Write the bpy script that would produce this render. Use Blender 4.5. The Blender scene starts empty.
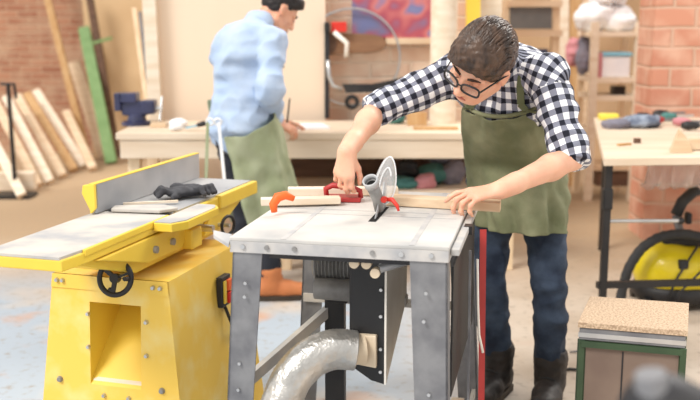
import bpy, math, random
import numpy as np
from mathutils import Vector, Matrix, noise
random.seed(7)
col = bpy.context.scene.collection
PI = math.pi
V = Vector

# ------------------------------------------------------------------ camera
CH = 1.47; TILT = math.radians(10.5); FPX = 972.0
def _d(px, py):
    u = (px-350)/FPX; v = (200-py)/FPX
    return V((u, math.cos(TILT)+v*math.sin(TILT), -math.sin(TILT)+v*math.cos(TILT)))
def AH(px, py, h):
    a = _d(px, py); k = (h-CH)/a.z
    return V((a.x*k, a.y*k, h))
def AD(px, py, Y):
    a = _d(px, py); k = Y/a.y
    return V((a.x*k, Y, CH+a.z*k))
cam_data = bpy.data.cameras.new('camera'); cam = bpy.data.objects.new('camera', cam_data); col.objects.link(cam)
cam.location = (0, 0, CH); cam.rotation_euler = (PI/2-TILT, 0, 0)
cam_data.sensor_width = 36; cam_data.lens = FPX*36/700
cam_data.clip_start = .05
cam_data.dof.use_dof = True; cam_data.dof.focus_distance = 3.05; cam_data.dof.aperture_fstop = 2.3
bpy.context.scene.camera = cam
vs = bpy.context.scene.view_settings
vs.view_transform = 'Standard'; vs.look = 'None'; vs.gamma = 1; vs.use_curve_mapping = False
vs.exposure = 0.46

# ------------------------------------------------------------------ materials
def srgb(c):
    return tuple(((x/255)/12.92 if x/255 <= .04045 else ((x/255+.055)/1.055)**2.4) for x in c)+(1,)
def mat(name, c, c2=None, rough=.6, metal=0, scale=8, bump=0, bscale=60, stretch=(1,1,1), lo=.35, hi=.65, detail=4, alpha=1, trans=0, sss=0, coat=0, spec=.5, ior=1.45):
    m = bpy.data.materials.new(name); m.use_nodes = True
    nt = m.node_tree; n = nt.nodes; l = nt.links; b = n['Principled BSDF']
    b.inputs['Roughness'].default_value = rough; b.inputs['Metallic'].default_value = metal
    b.inputs['Alpha'].default_value = alpha; b.inputs['Transmission Weight'].default_value = trans
    b.inputs['Specular IOR Level'].default_value = spec; b.inputs['IOR'].default_value = ior
    b.inputs['Coat Weight'].default_value = coat
    if sss:
        b.inputs['Subsurface Weight'].default_value = sss
        b.inputs['Subsurface Radius'].default_value = (.012, .004, .002); b.inputs['Subsurface Scale'].default_value = 1
    tc = n.new('ShaderNodeTexCoord'); mp = n.new('ShaderNodeMapping'); mp.inputs['Scale'].default_value = stretch
    l.new(tc.outputs['Object'], mp.inputs['Vector'])
    if c2 is None: c2 = tuple(max(0, x*.9) for x in c)
    nz = n.new('ShaderNodeTexNoise'); nz.inputs['Scale'].default_value = scale; nz.inputs['Detail'].default_value = detail
    l.new(mp.outputs['Vector'], nz.inputs['Vector'])
    r = n.new('ShaderNodeValToRGB'); r.color_ramp.elements[0].position = lo; r.color_ramp.elements[1].position = hi
    r.color_ramp.elements[0].color = srgb(c); r.color_ramp.elements[1].color = srgb(c2)
    l.new(nz.outputs['Fac'], r.inputs['Fac']); l.new(r.outputs['Color'], b.inputs['Base Color'])
    if bump:
        nb = n.new('ShaderNodeTexNoise'); nb.inputs['Scale'].default_value = bscale; nb.inputs['Detail'].default_value = 3
        l.new(mp.outputs['Vector'], nb.inputs['Vector'])
        bp = n.new('ShaderNodeBump'); bp.inputs['Strength'].default_value = bump; bp.inputs['Distance'].default_value = .01
        l.new(nb.outputs['Fac'], bp.inputs['Height']); l.new(bp.outputs['Normal'], b.inputs['Normal'])
    return m
def brick_mat(name, c1, c2, mortar, w, h, ms, bias=0, zy=False, dust=None):
    m = mat(name, c1, c2, rough=.9); nt = m.node_tree; n = nt.nodes; l = nt.links; b = n['Principled BSDF']
    tc = n.new('ShaderNodeTexCoord'); sp = n.new('ShaderNodeSeparateXYZ'); cb = n.new('ShaderNodeCombineXYZ')
    geo = n.new('ShaderNodeNewGeometry'); sn = n.new('ShaderNodeSeparateXYZ')
    l.new(tc.outputs['Object'], sp.inputs[0])
    ad = n.new('ShaderNodeMath'); ad.operation = 'ADD'
    l.new(sp.outputs['X'], ad.inputs[0]); l.new(sp.outputs['Y'], ad.inputs[1])
    l.new(ad.outputs[0], cb.inputs['X']); l.new(sp.outputs['Z'], cb.inputs['Y'])
    nz0 = n.new('ShaderNodeTexNoise'); nz0.inputs['Scale'].default_value = 6
    l.new(tc.outputs['Object'], nz0.inputs['Vector'])
    mx0 = n.new('ShaderNodeMixRGB'); mx0.blend_type = 'ADD'; mx0.inputs['Fac'].default_value = .02
    l.new(cb.outputs[0], mx0.inputs[1]); l.new(nz0.outputs['Color'], mx0.inputs[2])
    br = n.new('ShaderNodeTexBrick'); br.inputs['Scale'].default_value = 1
    br.inputs['Brick Width'].default_value = w; br.inputs['Row Height'].default_value = h; br.inputs['Mortar Size'].default_value = ms
    br.inputs['Mortar Smooth'].default_value = .6; br.inputs['Bias'].default_value = bias
    br.inputs['Color1'].default_value = srgb(c1); br.inputs['Color2'].default_value = srgb(c2); br.inputs['Mortar'].default_value = srgb(mortar)
    l.new(mx0.outputs[0], br.inputs['Vector'])
    nz = n.new('ShaderNodeTexNoise'); nz.inputs['Scale'].default_value = 5; nz.inputs['Detail'].default_value = 6
    l.new(tc.outputs['Object'], nz.inputs['Vector'])
    r = n.new('ShaderNodeValToRGB'); r.color_ramp.elements[0].position = .42; r.color_ramp.elements[1].position = .72
    r.color_ramp.elements[0].color = (0,0,0,1); r.color_ramp.elements[1].color = (.95,.95,.95,1)
    l.new(nz.outputs['Fac'], r.inputs['Fac'])
    mx = n.new('ShaderNodeMixRGB'); mx.inputs[2].default_value = srgb(dust or mortar)
    l.new(r.outputs['Color'], mx.inputs['Fac']); l.new(br.outputs['Color'], mx.inputs[1]); l.new(mx.outputs[0], b.inputs['Base Color'])
    bp = n.new('ShaderNodeBump'); bp.inputs['Strength'].default_value = .6; bp.inputs['Distance'].default_value = .02; bp.invert = True
    l.new(br.outputs['Fac'], bp.inputs['Height']); l.new(bp.outputs['Normal'], b.inputs['Normal'])
    return m
def floor_mat():
    m = mat('concrete_floor', (210,196,180), (190,172,152), rough=.75, scale=2.2, detail=8); nt = m.node_tree; n = nt.nodes; l = nt.links; b = n['Principled BSDF']
    base = b.inputs['Base Color'].links[0].from_socket
    tc = n.new('ShaderNodeTexCoord'); sp = n.new('ShaderNodeSeparateXYZ'); l.new(tc.outputs['Object'], sp.inputs[0])
    def rng(sock, a, c):
        q = n.new('ShaderNodeMapRange'); q.inputs[1].default_value = a; q.inputs[2].default_value = c; l.new(sock, q.inputs[0]); return q.outputs[0]
    nz = n.new('ShaderNodeTexNoise'); nz.inputs['Scale'].default_value = 1.6; nz.inputs['Detail'].default_value = 5; l.new(tc.outputs['Object'], nz.inputs['Vector'])
    def mul(a, c):
        q = n.new('ShaderNodeMath'); q.operation = 'MULTIPLY'; l.new(a, q.inputs[0]); l.new(c, q.inputs[1]); return q.outputs[0]
    # old blue-grey floor paint in the machine bay
    f = mul(mul(rng(sp.outputs['X'], .75, .1), rng(sp.outputs['Y'], 5.9, 5.2)), rng(nz.outputs['Fac'], .3, .5))
    mx = n.new('ShaderNodeMixRGB'); mx.inputs[2].default_value = srgb((168,178,188)); l.new(f, mx.inputs['Fac']); l.new(base, mx.inputs[1])
    # rusty orange stains
    nz2 = n.new('ShaderNodeTexNoise'); nz2.inputs['Scale'].default_value = 2.6; nz2.inputs['Detail'].default_value = 6; l.new(tc.outputs['Object'], nz2.inputs['Vector'])
    f2 = mul(mul(rng(nz2.outputs['Fac'], .57, .7), rng(sp.outputs['X'], 1.1, .2)), rng(sp.outputs['Y'], 5.9, 5.2))
    mx2 = n.new('ShaderNodeMixRGB'); mx2.inputs[2].default_value = srgb((196,156,130)); l.new(f2, mx2.inputs['Fac']); l.new(mx.outputs[0], mx2.inputs[1])
    # tan dust at the back of the hall
    f3 = rng(sp.outputs['Y'], 5.0, 6.6)
    mx3 = n.new('ShaderNodeMixRGB'); mx3.inputs[2].default_value = srgb((172,146,116)); l.new(f3, mx3.inputs['Fac']); l.new(mx2.outputs[0], mx3.inputs[1])
    # fine speckle of sawdust
    nz3 = n.new('ShaderNodeTexNoise'); nz3.inputs['Scale'].default_value = 22; nz3.inputs['Detail'].default_value = 8; l.new(tc.outputs['Object'], nz3.inputs['Vector'])
    mx4 = n.new('ShaderNodeMixRGB'); mx4.inputs[2].default_value = srgb((150,135,118)); l.new(mul(rng(nz3.outputs['Fac'], .54, .75), rng(nz3.outputs['Fac'], .3, .9)), mx4.inputs['Fac']); l.new(mx3.outputs[0], mx4.inputs[1])
    l.new(mx4.outputs[0], b.inputs['Base Color'])
    return m
def gingham_mat():
    m = mat('plaid_cotton', (240,240,242), rough=.85); nt = m.node_tree; n = nt.nodes; l = nt.links; b = n['Principled BSDF']
    uv = n.new('ShaderNodeTexCoord'); sp = n.new('ShaderNodeSeparateXYZ'); l.new(uv.outputs['UV'], sp.inputs[0])
    def stripe(s):
        a = n.new('ShaderNodeMath'); a.operation = 'MULTIPLY'; a.inputs[1].default_value = 1/.042; l.new(s, a.inputs[0])
        f = n.new('ShaderNodeMath'); f.operation = 'FRACT'; l.new(a.outputs[0], f.inputs[0])
        g = n.new('ShaderNodeMath'); g.operation = 'GREATER_THAN'; g.inputs[1].default_value = .52; l.new(f.outputs[0], g.inputs[0]); return g.outputs[0]
    sx, sy = stripe(sp.outputs['X']), stripe(sp.outputs['Y'])
    a = n.new('ShaderNodeMath'); a.operation = 'ADD'; l.new(sx, a.inputs[0]); l.new(sy, a.inputs[1])
    h = n.new('ShaderNodeMath'); h.operation = 'MULTIPLY'; h.inputs[1].default_value = .5; l.new(a.outputs[0], h.inputs[0])
    r = n.new('ShaderNodeValToRGB'); r.color_ramp.interpolation = 'CONSTANT'
    e = r.color_ramp.elements; e[0].position = 0; e[0].color = srgb((242,242,244)); e[1].position = .4; e[1].color = srgb((128,130,144))
    e2 = e.new(.8); e2.color = srgb((24,26,40))
    l.new(h.outputs[0], r.inputs['Fac']); l.new(r.outputs['Color'], b.inputs['Base Color'])
    return m
WOOD = (226,202,172); WOODB = (210,180,146)
M = dict(
 floor=floor_mat(),
 brick=brick_mat('brick_far', (184,134,106), (160,108,84), (196,162,134), .23, .075, .009),
 brickP=brick_mat('brick_pillar', (208,148,122), (194,132,108), (208,174,150), .30, .13, .012, dust=(222,180,156)),
 brickM=brick_mat('brick_pale', (226,190,164), (216,176,150), (234,212,190), .27, .1, .009, dust=(238,216,194)),
 tan=mat('tan_plaster', (208,178,142), (192,160,124), rough=.9, scale=2),
 ply=mat('pale_plywood', (238,216,192), (232,208,184), rough=.8, scale=1.5, stretch=(1,1,.2)),
 ply2=mat('tan_plywood', (214,184,144), (200,168,128), rough=.8, scale=1.5),
 wood=mat('pale_pine', WOOD, WOODB, rough=.65, scale=10, stretch=(.25,4,4), bump=.05),
 woodw=mat('white_pine', (236,222,202), (224,204,178), rough=.65, scale=9, stretch=(.4,3,3)),
 woodz=mat('upright_pine', (238,216,184), (224,196,160), rough=.7, scale=10, stretch=(4,4,.3)),
 woodtan=mat('tan_wood', (202,166,120), (186,142,92), rough=.7, scale=10, stretch=(4,4,.3)),
 wooddk=mat('dark_brown_wood', (112,84,66), (90,66,52), rough=.7, scale=7, stretch=(.4,3,3)),
 benchtop=mat('worn_bench_wood', (230,212,190), (218,196,170), rough=.6, scale=6, stretch=(.3,3,3)),
 chip=mat('chipboard', (204,180,152), (164,138,114), rough=.85, scale=150, lo=.4, hi=.62, detail=2),
 green=mat('green_paint', (128,160,104), (112,146,88), rough=.6),
 greend=mat('dark_green_paint', (58,80,54), (48,68,46), rough=.5),
 brownpanel=mat('brown_cabinet_panel', (126,108,96), (110,92,82), rough=.6, scale=5),
 yellow=mat('machine_yellow', (238,204,74), (232,196,68), rough=.42, scale=5, coat=.15),
 yellowd=mat('dusty_yellow', (240,200,88), (240,216,140), rough=.6, scale=9, detail=8, lo=.45, hi=.75),
 yellowv=mat('vacuum_yellow', (226,204,30), (214,190,24), rough=.35, coat=.3),
 steel=mat('planed_steel', (160,162,166), (186,186,186), rough=.5, metal=.35, scale=5, detail=8),
 steeldust=mat('sawdusted_steel', (162,162,164), (204,196,184), rough=.7, scale=7, detail=8),
 sawtop=mat('dusty_saw_top', (170,170,169), (218,212,204), rough=.6, scale=4, detail=8, lo=.3, hi=.7),
 sawedge=mat('saw_edge_grey', (168,168,170), (196,192,188), rough=.6, scale=14, detail=6),
 greymetal=mat('galvanised_grey', (112,112,116), (136,136,138), rough=.5, metal=.25, scale=14, detail=8),
 darkmetal=mat('dark_metal', (44,44,48), (62,60,60), rough=.5, metal=.3, scale=12),
 blackm=mat('black_metal', (30,30,32), (42,40,40), rough=.45),
 midm=mat('mid_grey_metal', (166,164,162), (136,134,132), rough=.5, metal=.3, scale=16, detail=8),
 chrome=mat('bright_metal', (206,206,206), (186,186,186), rough=.3, metal=.8),
 foil=mat('foil_duct', (176,174,170), (206,202,196), rough=.32, metal=.8, scale=12, bump=.7, bscale=34),
 beige=mat('beige_metal', (226,208,182), (214,194,166), rough=.55),
 red=mat('red_plastic', (186,58,56), (168,50,48), rough=.4),
 redlev=mat('red_lever', (222,58,44), (206,48,38), rough=.4),
 orange=mat('orange_plastic', (246,112,44), (236,100,38), rough=.5),
 black=mat('black_plastic', (34,33,35), (44,43,44), rough=.5),
 blackhole=mat('opening_shade', (12,12,12), rough=.9),
 rubber=mat('dark_rubber', (44,44,46), (56,56,56), rough=.7, scale=20),
 clear=mat('clear_plastic', (250,250,250), rough=.25, trans=.5, ior=1.2, scale=10, bump=.3, bscale=22, alpha=.5),
 wrap=mat('crumpled_clear_wrap', (250,250,250), rough=.15, trans=.6, ior=1.15, bump=.9, bscale=14, alpha=.45),
 lens=mat('spectacle_lens', (250,250,250), rough=.02, trans=.95, ior=1.05),
 skin=mat('skin', (236,186,158), (226,170,142), rough=.5, scale=14, sss=.25),
 skin2=mat('skin_tanned', (232,176,146), (222,162,132), rough=.5, scale=14, sss=.25),
 hair=mat('brown_hair', (92,70,56), (48,36,30), rough=.36, scale=40, stretch=(1,1,.4), bump=.4, bscale=120),
 haird=mat('dark_hair', (40,32,30), (28,22,20), rough=.5, scale=30, bump=.3),
 stubble=mat('clipped_hair', (150,118,98), (126,98,80), rough=.7, scale=60),
 brow=mat('eyebrow', (62,44,34), rough=.7),
 lips=mat('lips', (200,120,104), rough=.5),
 jeans=mat('blue_denim', (32,42,60), (72,86,106), rough=.85, scale=9, detail=8, bump=.15, bscale=160, lo=.4, hi=.75),
 darkjeans=mat('dark_trousers', (34,36,44), (46,48,56), rough=.9),
 boot=mat('dark_boot_leather', (58,50,46), (40,36,34), rough=.55, scale=14, bump=.2),
 sole=mat('boot_sole', (74,62,50), (54,46,40), rough=.8),
 bootor=mat('tan_boot_leather', (206,132,82), (190,116,70), rough=.6),
 lining=mat('grey_sock', (150,152,158), (128,130,138), rough=.9, scale=30),
 apron=mat('olive_canvas', (136,136,106), (108,112,82), rough=.9, scale=10, detail=8, bump=.25, bscale=220),
 apronb=mat('pale_green_canvas', (172,178,148), (152,160,126), rough=.9, scale=8, detail=8, bump=.2, bscale=200),
 strap=mat('apron_strap', (100,106,76), rough=.9),
 shirtb=mat('light_blue_cotton', (186,202,224), (168,188,216), rough=.85, scale=9, bump=.15, bscale=40),
 plaid=gingham_mat(),
 vise=mat('blue_vise_enamel', (52,56,92), (40,42,70), rough=.4, coat=.3),
 cloth=mat('grey_blue_cloth', (150,160,176), (92,100,118), rough=.9, scale=14, lo=.4, hi=.6),
 whitebag=mat('white_polythene', (248,248,248), (236,238,242), rough=.4, bump=.3, bscale=14),
 blue=mat('pale_blue_plastic', (142,202,224), (130,190,214), rough=.4),
 white=mat('white_card', (244,244,246), (232,234,240), rough=.6),
 teal=mat('teal_cloth', (88,138,132), (70,118,114), rough=.85),
 pinkc=mat('pink_cloth', (214,150,156), (196,128,134), rough=.85),
 greyc=mat('grey_cloth', (138,134,146), (112,110,122), rough=.85),
 glove=mat('dark_grey_glove', (74,74,78), (54,54,58), rough=.85, scale=30),
 yel=mat('yellow_rubber', (240,226,96), (230,214,80), rough=.6),
 slab=mat('brown_slab', (150,112,82), (122,88,64), rough=.7, scale=6, stretch=(.5,3,3)),
 chalk=mat('grey_board', (118,118,116), (104,104,104), rough=.8),
 whitewall=mat('white_paint_and_lit_face', (246,240,230), (238,230,218), rough=.7),
)
def poster_mat():
    m = mat('abstract_print', (100,110,160), rough=.6); nt = m.node_tree; n = nt.nodes; l = nt.links; b = n['Principled BSDF']
    tc = n.new('ShaderNodeTexCoord'); nz = n.new('ShaderNodeTexNoise'); nz.inputs['Scale'].default_value = 3.4; nz.inputs['Detail'].default_value = 2
    l.new(tc.outputs['Object'], nz.inputs['Vector'])
    r = n.new('ShaderNodeValToRGB'); cr = r.color_ramp; cr.elements[0].position = .3; cr.elements[0].color = srgb((92,120,176))
    cr.elements[1].position = .72; cr.elements[1].color = srgb((226,214,214))
    for p, c in ((.40,(120,116,150)), (.47,(176,82,96)), (.53,(204,120,116)), (.58,(116,124,168)), (.64,(170,150,170))):
        e = cr.elements.new(p); e.color = srgb(c)
    l.new(nz.outputs['Fac'], r.inputs['Fac']); l.new(r.outputs['Color'], b.inputs['Base Color']); return m
M['poster'] = poster_mat()

# ------------------------------------------------------------------ object helpers
W = {}
def tag(o, label=None, cat=None, group=None, kind=None):
    if label: o['label'] = label
    if cat: o['category'] = cat
    if group: o['group'] = group
    if kind: o['kind'] = kind
    return o
def empty(name, loc, label, cat, group=None, rz=0):
    o = bpy.data.objects.new(name, None); col.objects.link(o); o.location = loc; o.rotation_euler = (0,0,rz)
    o.empty_display_size = .05
    W[o] = Matrix.Translation(V(loc)) @ Matrix.Rotation(rz, 4, 'Z')
    return tag(o, label, cat, group)
def frame(z):           # orthonormal axes with given third axis
    z = V(z).normalized(); a = V((0,0,1)) if abs(z.z) < .95 else V((0,1,0))
    x = a.cross(z).normalized(); return x, z.cross(x), z
class MB:
    def __init__(s): s.v = []; s.f = []
    def add(s, vs_, fs):
        k = len(s.v); s.v += [V(p) for p in vs_]; s.f += [tuple(i+k for i in f) for f in fs]; return s
    def box(s, c, size, X=None):
        c = V(c); hx, hy, hz = size[0]/2, size[1]/2, size[2]/2
        ax = X or (V((1,0,0)), V((0,1,0)), V((0,0,1)))
        vs_ = [c+ax[0]*hx*i+ax[1]*hy*j+ax[2]*hz*k for i in (-1,1) for j in (-1,1) for k in (-1,1)]
        return s.add(vs_, [(0,1,3,2),(4,6,7,5),(0,4,5,1),(2,3,7,6),(0,2,6,4),(1,5,7,3)])
    def span(s, lo, hi): return s.box([(a+b)/2 for a, b in zip(lo, hi)], [b-a for a, b in zip(lo, hi)])
    def bar(s, a, b, w, t, side=None):       # rectangular bar from a to b; side = width direction
        a, b = V(a), V(b); z = (b-a).normalized(); sd = V(side) if side else (V((1,0,0)) if abs(z.x) < .9 else V((0,1,0)))
        x = (sd-z*sd.dot(z)).normalized(); y = z.cross(x)
        return s.box((a+b)/2, (w, t, (b-a).length), (x, y, z))
    def loft(s, rings, cap=True, closed=True):
        n = len(rings[0]); vs_ = [p for r in rings for p in r]; fs = []
        for i in range(len(rings)-1):
            for j in range(n if closed else n-1):
                k = (j+1) % n; fs.append((i*n+j, i*n+k, (i+1)*n+k, (i+1)*n+j))
        if cap: fs.append(tuple(range(n-1,-1,-1))); fs.append(tuple((len(rings)-1)*n+j for j in range(n)))
        return s.add(vs_, fs)
    def tube(s, pts, r, n=10, cap=True):
        pts = [V(p) for p in pts]; rs = r if isinstance(r, (list, tuple)) else [r]*len(pts); rings = []; px = None
        for i, p in enumerate(pts):
            t = (pts[min(i+1, len(pts)-1)]-pts[max(i-1, 0)]).normalized()
            if px is None: px = frame(t)[0]
            x = (px-t*px.dot(t)).normalized(); px = x; y = t.cross(x)
            rings.append([p+(x*math.cos(2*PI*j/n)+y*math.sin(2*PI*j/n))*rs[i] for j in range(n)])
        return s.loft(rings, cap)
    def cyl(s, a, b, r, r2=None, n=20): return s.tube([a, b], [r, r if r2 is None else r2], n)
    def lathe(s, a, axis, prof, n=20, cap=True):  # prof: (distance along axis, radius)
        a = V(a); x, y, z = frame(axis)
        return s.loft([[a+z*h+(x*math.cos(2*PI*j/n)+y*math.sin(2*PI*j/n))*r for j in range(n)] for h, r in prof], cap)
    def prism(s, poly, off): # polygon (3d points) pushed by off
        off = V(off); poly = [V(p) for p in poly]; return s.loft([poly, [p+off for p in poly]])
    def ring(s, c, axis, R, r, n=36, m=8, arc=(0, 2*PI)):
        x, y, z = frame(axis); c = V(c)
        full = arc[1]-arc[0] > 6.28
        pts = [c+(x*math.cos(arc[0]+(arc[1]-arc[0])*i/n)+y*math.sin(arc[0]+(arc[1]-arc[0])*i/n))*R for i in range(n+1)]
        return s.tube(pts, r, m, not full)
    def build(s, name, m, parent=None, label=None, cat=None, group=None, kind=None, bevel=0, smooth=False, local=False, loc=None, solid=0, sub=0):
        me = bpy.data.meshes.new(name); vv = s.v
        if parent is not None:
            w = W[parent]
            if not local: inv = w.inverted(); vv = [inv @ p for p in vv]
        else:
            if loc is None:
                xs = [p.x for p in vv]; ys = [p.y for p in vv]; zs = [p.z for p in vv]
                loc = V(((min(xs)+max(xs))/2, (min(ys)+max(ys))/2, min(zs)))
            loc = V(loc); vv = [p-loc for p in vv]
        me.from_pydata([tuple(p) for p in vv], [], s.f); me.materials.append(m)
        import bmesh
        bm = bmesh.new(); bm.from_mesh(me); bmesh.ops.recalc_face_normals(bm, faces=bm.faces); bm.to_mesh(me); bm.free()
        o = bpy.data.objects.new(name, me); col.objects.link(o)
        if parent is not None: o.parent = parent; W[o] = W[parent]
        else: o.location = loc; W[o] = Matrix.Translation(loc)
        if smooth:
            me.polygons.foreach_set('use_smooth', [True]*len(me.polygons))
            if smooth == 'auto': me.set_sharp_from_angle(angle=math.radians(40))
        if solid:
            q = o.modifiers.new('solid', 'SOLIDIFY'); q.thickness = solid; q.offset = 0
        if sub: q = o.modifiers.new('sub', 'SUBSURF'); q.levels = sub; q.render_levels = sub
        if bevel:
            q = o.modifiers.new('bevel', 'BEVEL'); q.width = bevel; q.segments = 2; q.limit_method = 'ANGLE'
        return tag(o, label, cat, group, kind)
# ------------------------------------------------------------------ smooth-union solids
def smin(a, b, k):
    if k <= 0: return np.minimum(a, b)
    h = np.clip(k-np.abs(a-b), 0, None)/k
    return np.minimum(a, b)-h*h*k*.25
class Solid:
    def __init__(s, lo, hi, h):
        s.lo = np.array(lo, dtype=np.float32); s.h = h
        s.n = np.ceil((np.array(hi)-np.array(lo))/h).astype(int)+1
        s.g = np.full(tuple(s.n), 1.0, dtype=np.float32)
    def _reg(s, lo, hi, m):
        i0 = np.maximum(0, np.floor((np.array(lo)-m-s.lo)/s.h).astype(int)); i1 = np.minimum(s.n, np.ceil((np.array(hi)+m-s.lo)/s.h).astype(int)+1)
        if (i1 <= i0).any(): return None
        ax = [s.lo[k]+s.h*np.arange(i0[k], i1[k], dtype=np.float32) for k in range(3)]
        return tuple(slice(a, b) for a, b in zip(i0, i1)), ax[0][:,None,None], ax[1][None,:,None], ax[2][None,None,:]
    def _put(s, sl, d, k, sub):
        if sub: s.g[sl] = -smin(-s.g[sl], d, k)
        else: s.g[sl] = smin(s.g[sl], d, k)
    def cap(s, a, b, ra, rb, k=.02, side=None, fl=1, sub=False):     # tapered capsule, optionally flattened across `side`
        a = np.array(a, dtype=np.float32); b = np.array(b, dtype=np.float32); R = max(ra, rb)*max(1, fl)
        q = s._reg(np.minimum(a,b)-R, np.maximum(a,b)+R, k+3*s.h)
        if q is None: return s
        sl, X, Y, Z = q; ab = b-a; L = float(ab@ab)+1e-12
        px, py, pz = X-a[0], Y-a[1], Z-a[2]
        t = np.clip((px*ab[0]+py*ab[1]+pz*ab[2])/L, 0, 1)
        dx, dy, dz = px-t*ab[0], py-t*ab[1], pz-t*ab[2]
        dd = dx*dx+dy*dy+dz*dz
        if side is not None:
            sd = np.array(side, dtype=np.float32); sd = sd/np.linalg.norm(sd)
            e = dx*sd[0]+dy*sd[1]+dz*sd[2]; dd = dd-e*e+(e/fl)**2
        s._put(sl, np.sqrt(np.maximum(dd, 0))-(ra+(rb-ra)*t), k, sub); return s
    def ell(s, c, ax, r, k=.02, sub=False):     # ellipsoid with axes
        c = np.array(c, dtype=np.float32); R = max(r); q = s._reg(c-R, c+R, k+3*s.h)
        if q is None: return s
        sl, X, Y, Z = q; px, py, pz = X-c[0], Y-c[1], Z-c[2]; A = [np.array(v, dtype=np.float32) for v in ax]
        u = [px*v[0]+py*v[1]+pz*v[2] for v in A]
        k0 = np.sqrt(sum((u[i]/r[i])**2 for i in range(3))); k1 = np.sqrt(sum((u[i]/r[i]**2)**2 for i in range(3)))+1e-9
        s._put(sl, k0*(k0-1)/k1, k, sub); return s
    def half(s, c, nrm):       # keep what lies behind the plane
        c = np.array(c); nrm = np.array(V(nrm).normalized()); ax = [s.lo[k]+s.h*np.arange(s.n[k], dtype=np.float32) for k in range(3)]
        d = (ax[0][:,None,None]-c[0])*nrm[0]+(ax[1][None,:,None]-c[1])*nrm[1]+(ax[2][None,None,:]-c[2])*nrm[2]
        s.g = np.maximum(s.g, d.astype(np.float32)); return s
    def mesh(s):
        g = s.g; g[0]=1; g[-1]=1; g[:,0]=1; g[:,-1]=1; g[:,:,0]=1; g[:,:,-1]=1
        b = (g < 0); c = np.zeros(tuple(s.n-1), dtype=np.int8)
        offs = [(i,j,k) for i in (0,1) for j in (0,1) for k in (0,1)]
        for i, j, k in offs: c += b[i:b.shape[0]-1+i, j:b.shape[1]-1+j, k:b.shape[2]-1+k]
        idx = np.argwhere((c > 0) & (c < 8)); N = len(idx)
        vals = np.stack([g[idx[:,0]+i, idx[:,1]+j, idx[:,2]+k] for i, j, k in offs], 1)
        pos = np.zeros((N,3)); cnt = np.zeros(N)
        for a in range(8):
            for bb in range(a+1, 8):
                df = np.array(offs[bb])-np.array(offs[a])
                if np.abs(df).sum() != 1: continue
                m = (vals[:,a] < 0) != (vals[:,bb] < 0)
                t = np.where(m, vals[:,a]/(vals[:,a]-vals[:,bb]+1e-12), 0)
                p = np.array(offs[a])+t[:,None]*df; pos += np.where(m[:,None], p, 0); cnt += m
        pos = pos/cnt[:,None]+idx
        vid = np.full(tuple(s.n-1), -1, dtype=np.int32); vid[idx[:,0], idx[:,1], idx[:,2]] = np.arange(N)
        F = []
        for ax in range(3):
            sh = [slice(None)]*3; sh2 = [slice(None)]*3; sh[ax] = slice(0,-1); sh2[ax] = slice(1,None)
            e = np.argwhere(b[tuple(sh)] != b[tuple(sh2)]); e = e[(e > 0).all(1) | (e[:,ax] >= 0)]
            o1, o2 = (ax+1) % 3, (ax+2) % 3
            e = e[(e[:,o1] > 0) & (e[:,o2] > 0)]
            def V_(d1, d2):
                q = e.copy(); q[:,o1] -= d1; q[:,o2] -= d2; return vid[q[:,0], q[:,1], q[:,2]]
            inside = b[e[:,0], e[:,1], e[:,2]]
            quad = np.stack([V_(1,1), V_(0,1), V_(0,0), V_(1,0)], 1)
            quad[~inside] = quad[~inside][:, ::-1]; F.append(quad)
        F = np.concatenate(F); return pos*s.h+s.lo, F
def smoothv(v, F, it=2):
    for _ in range(it):
        acc = np.zeros_like(v); cnt = np.zeros(len(v))
        for a in range(4):
            for b in ((a+1) % 4, (a+3) % 4):
                np.add.at(acc, F[:,a], v[F[:,b]]); np.add.at(cnt, F[:,a], 1)
        v = .5*v+.5*acc/cnt[:,None]
    return v
def vnormals(v, F):
    n = np.cross(v[F[:,2]]-v[F[:,0]], v[F[:,3]]-v[F[:,1]]); o = np.zeros_like(v)
    for a in range(4): np.add.at(o, F[:,a], n)
    return o/(np.linalg.norm(o, axis=1)[:,None]+1e-12)
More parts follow.
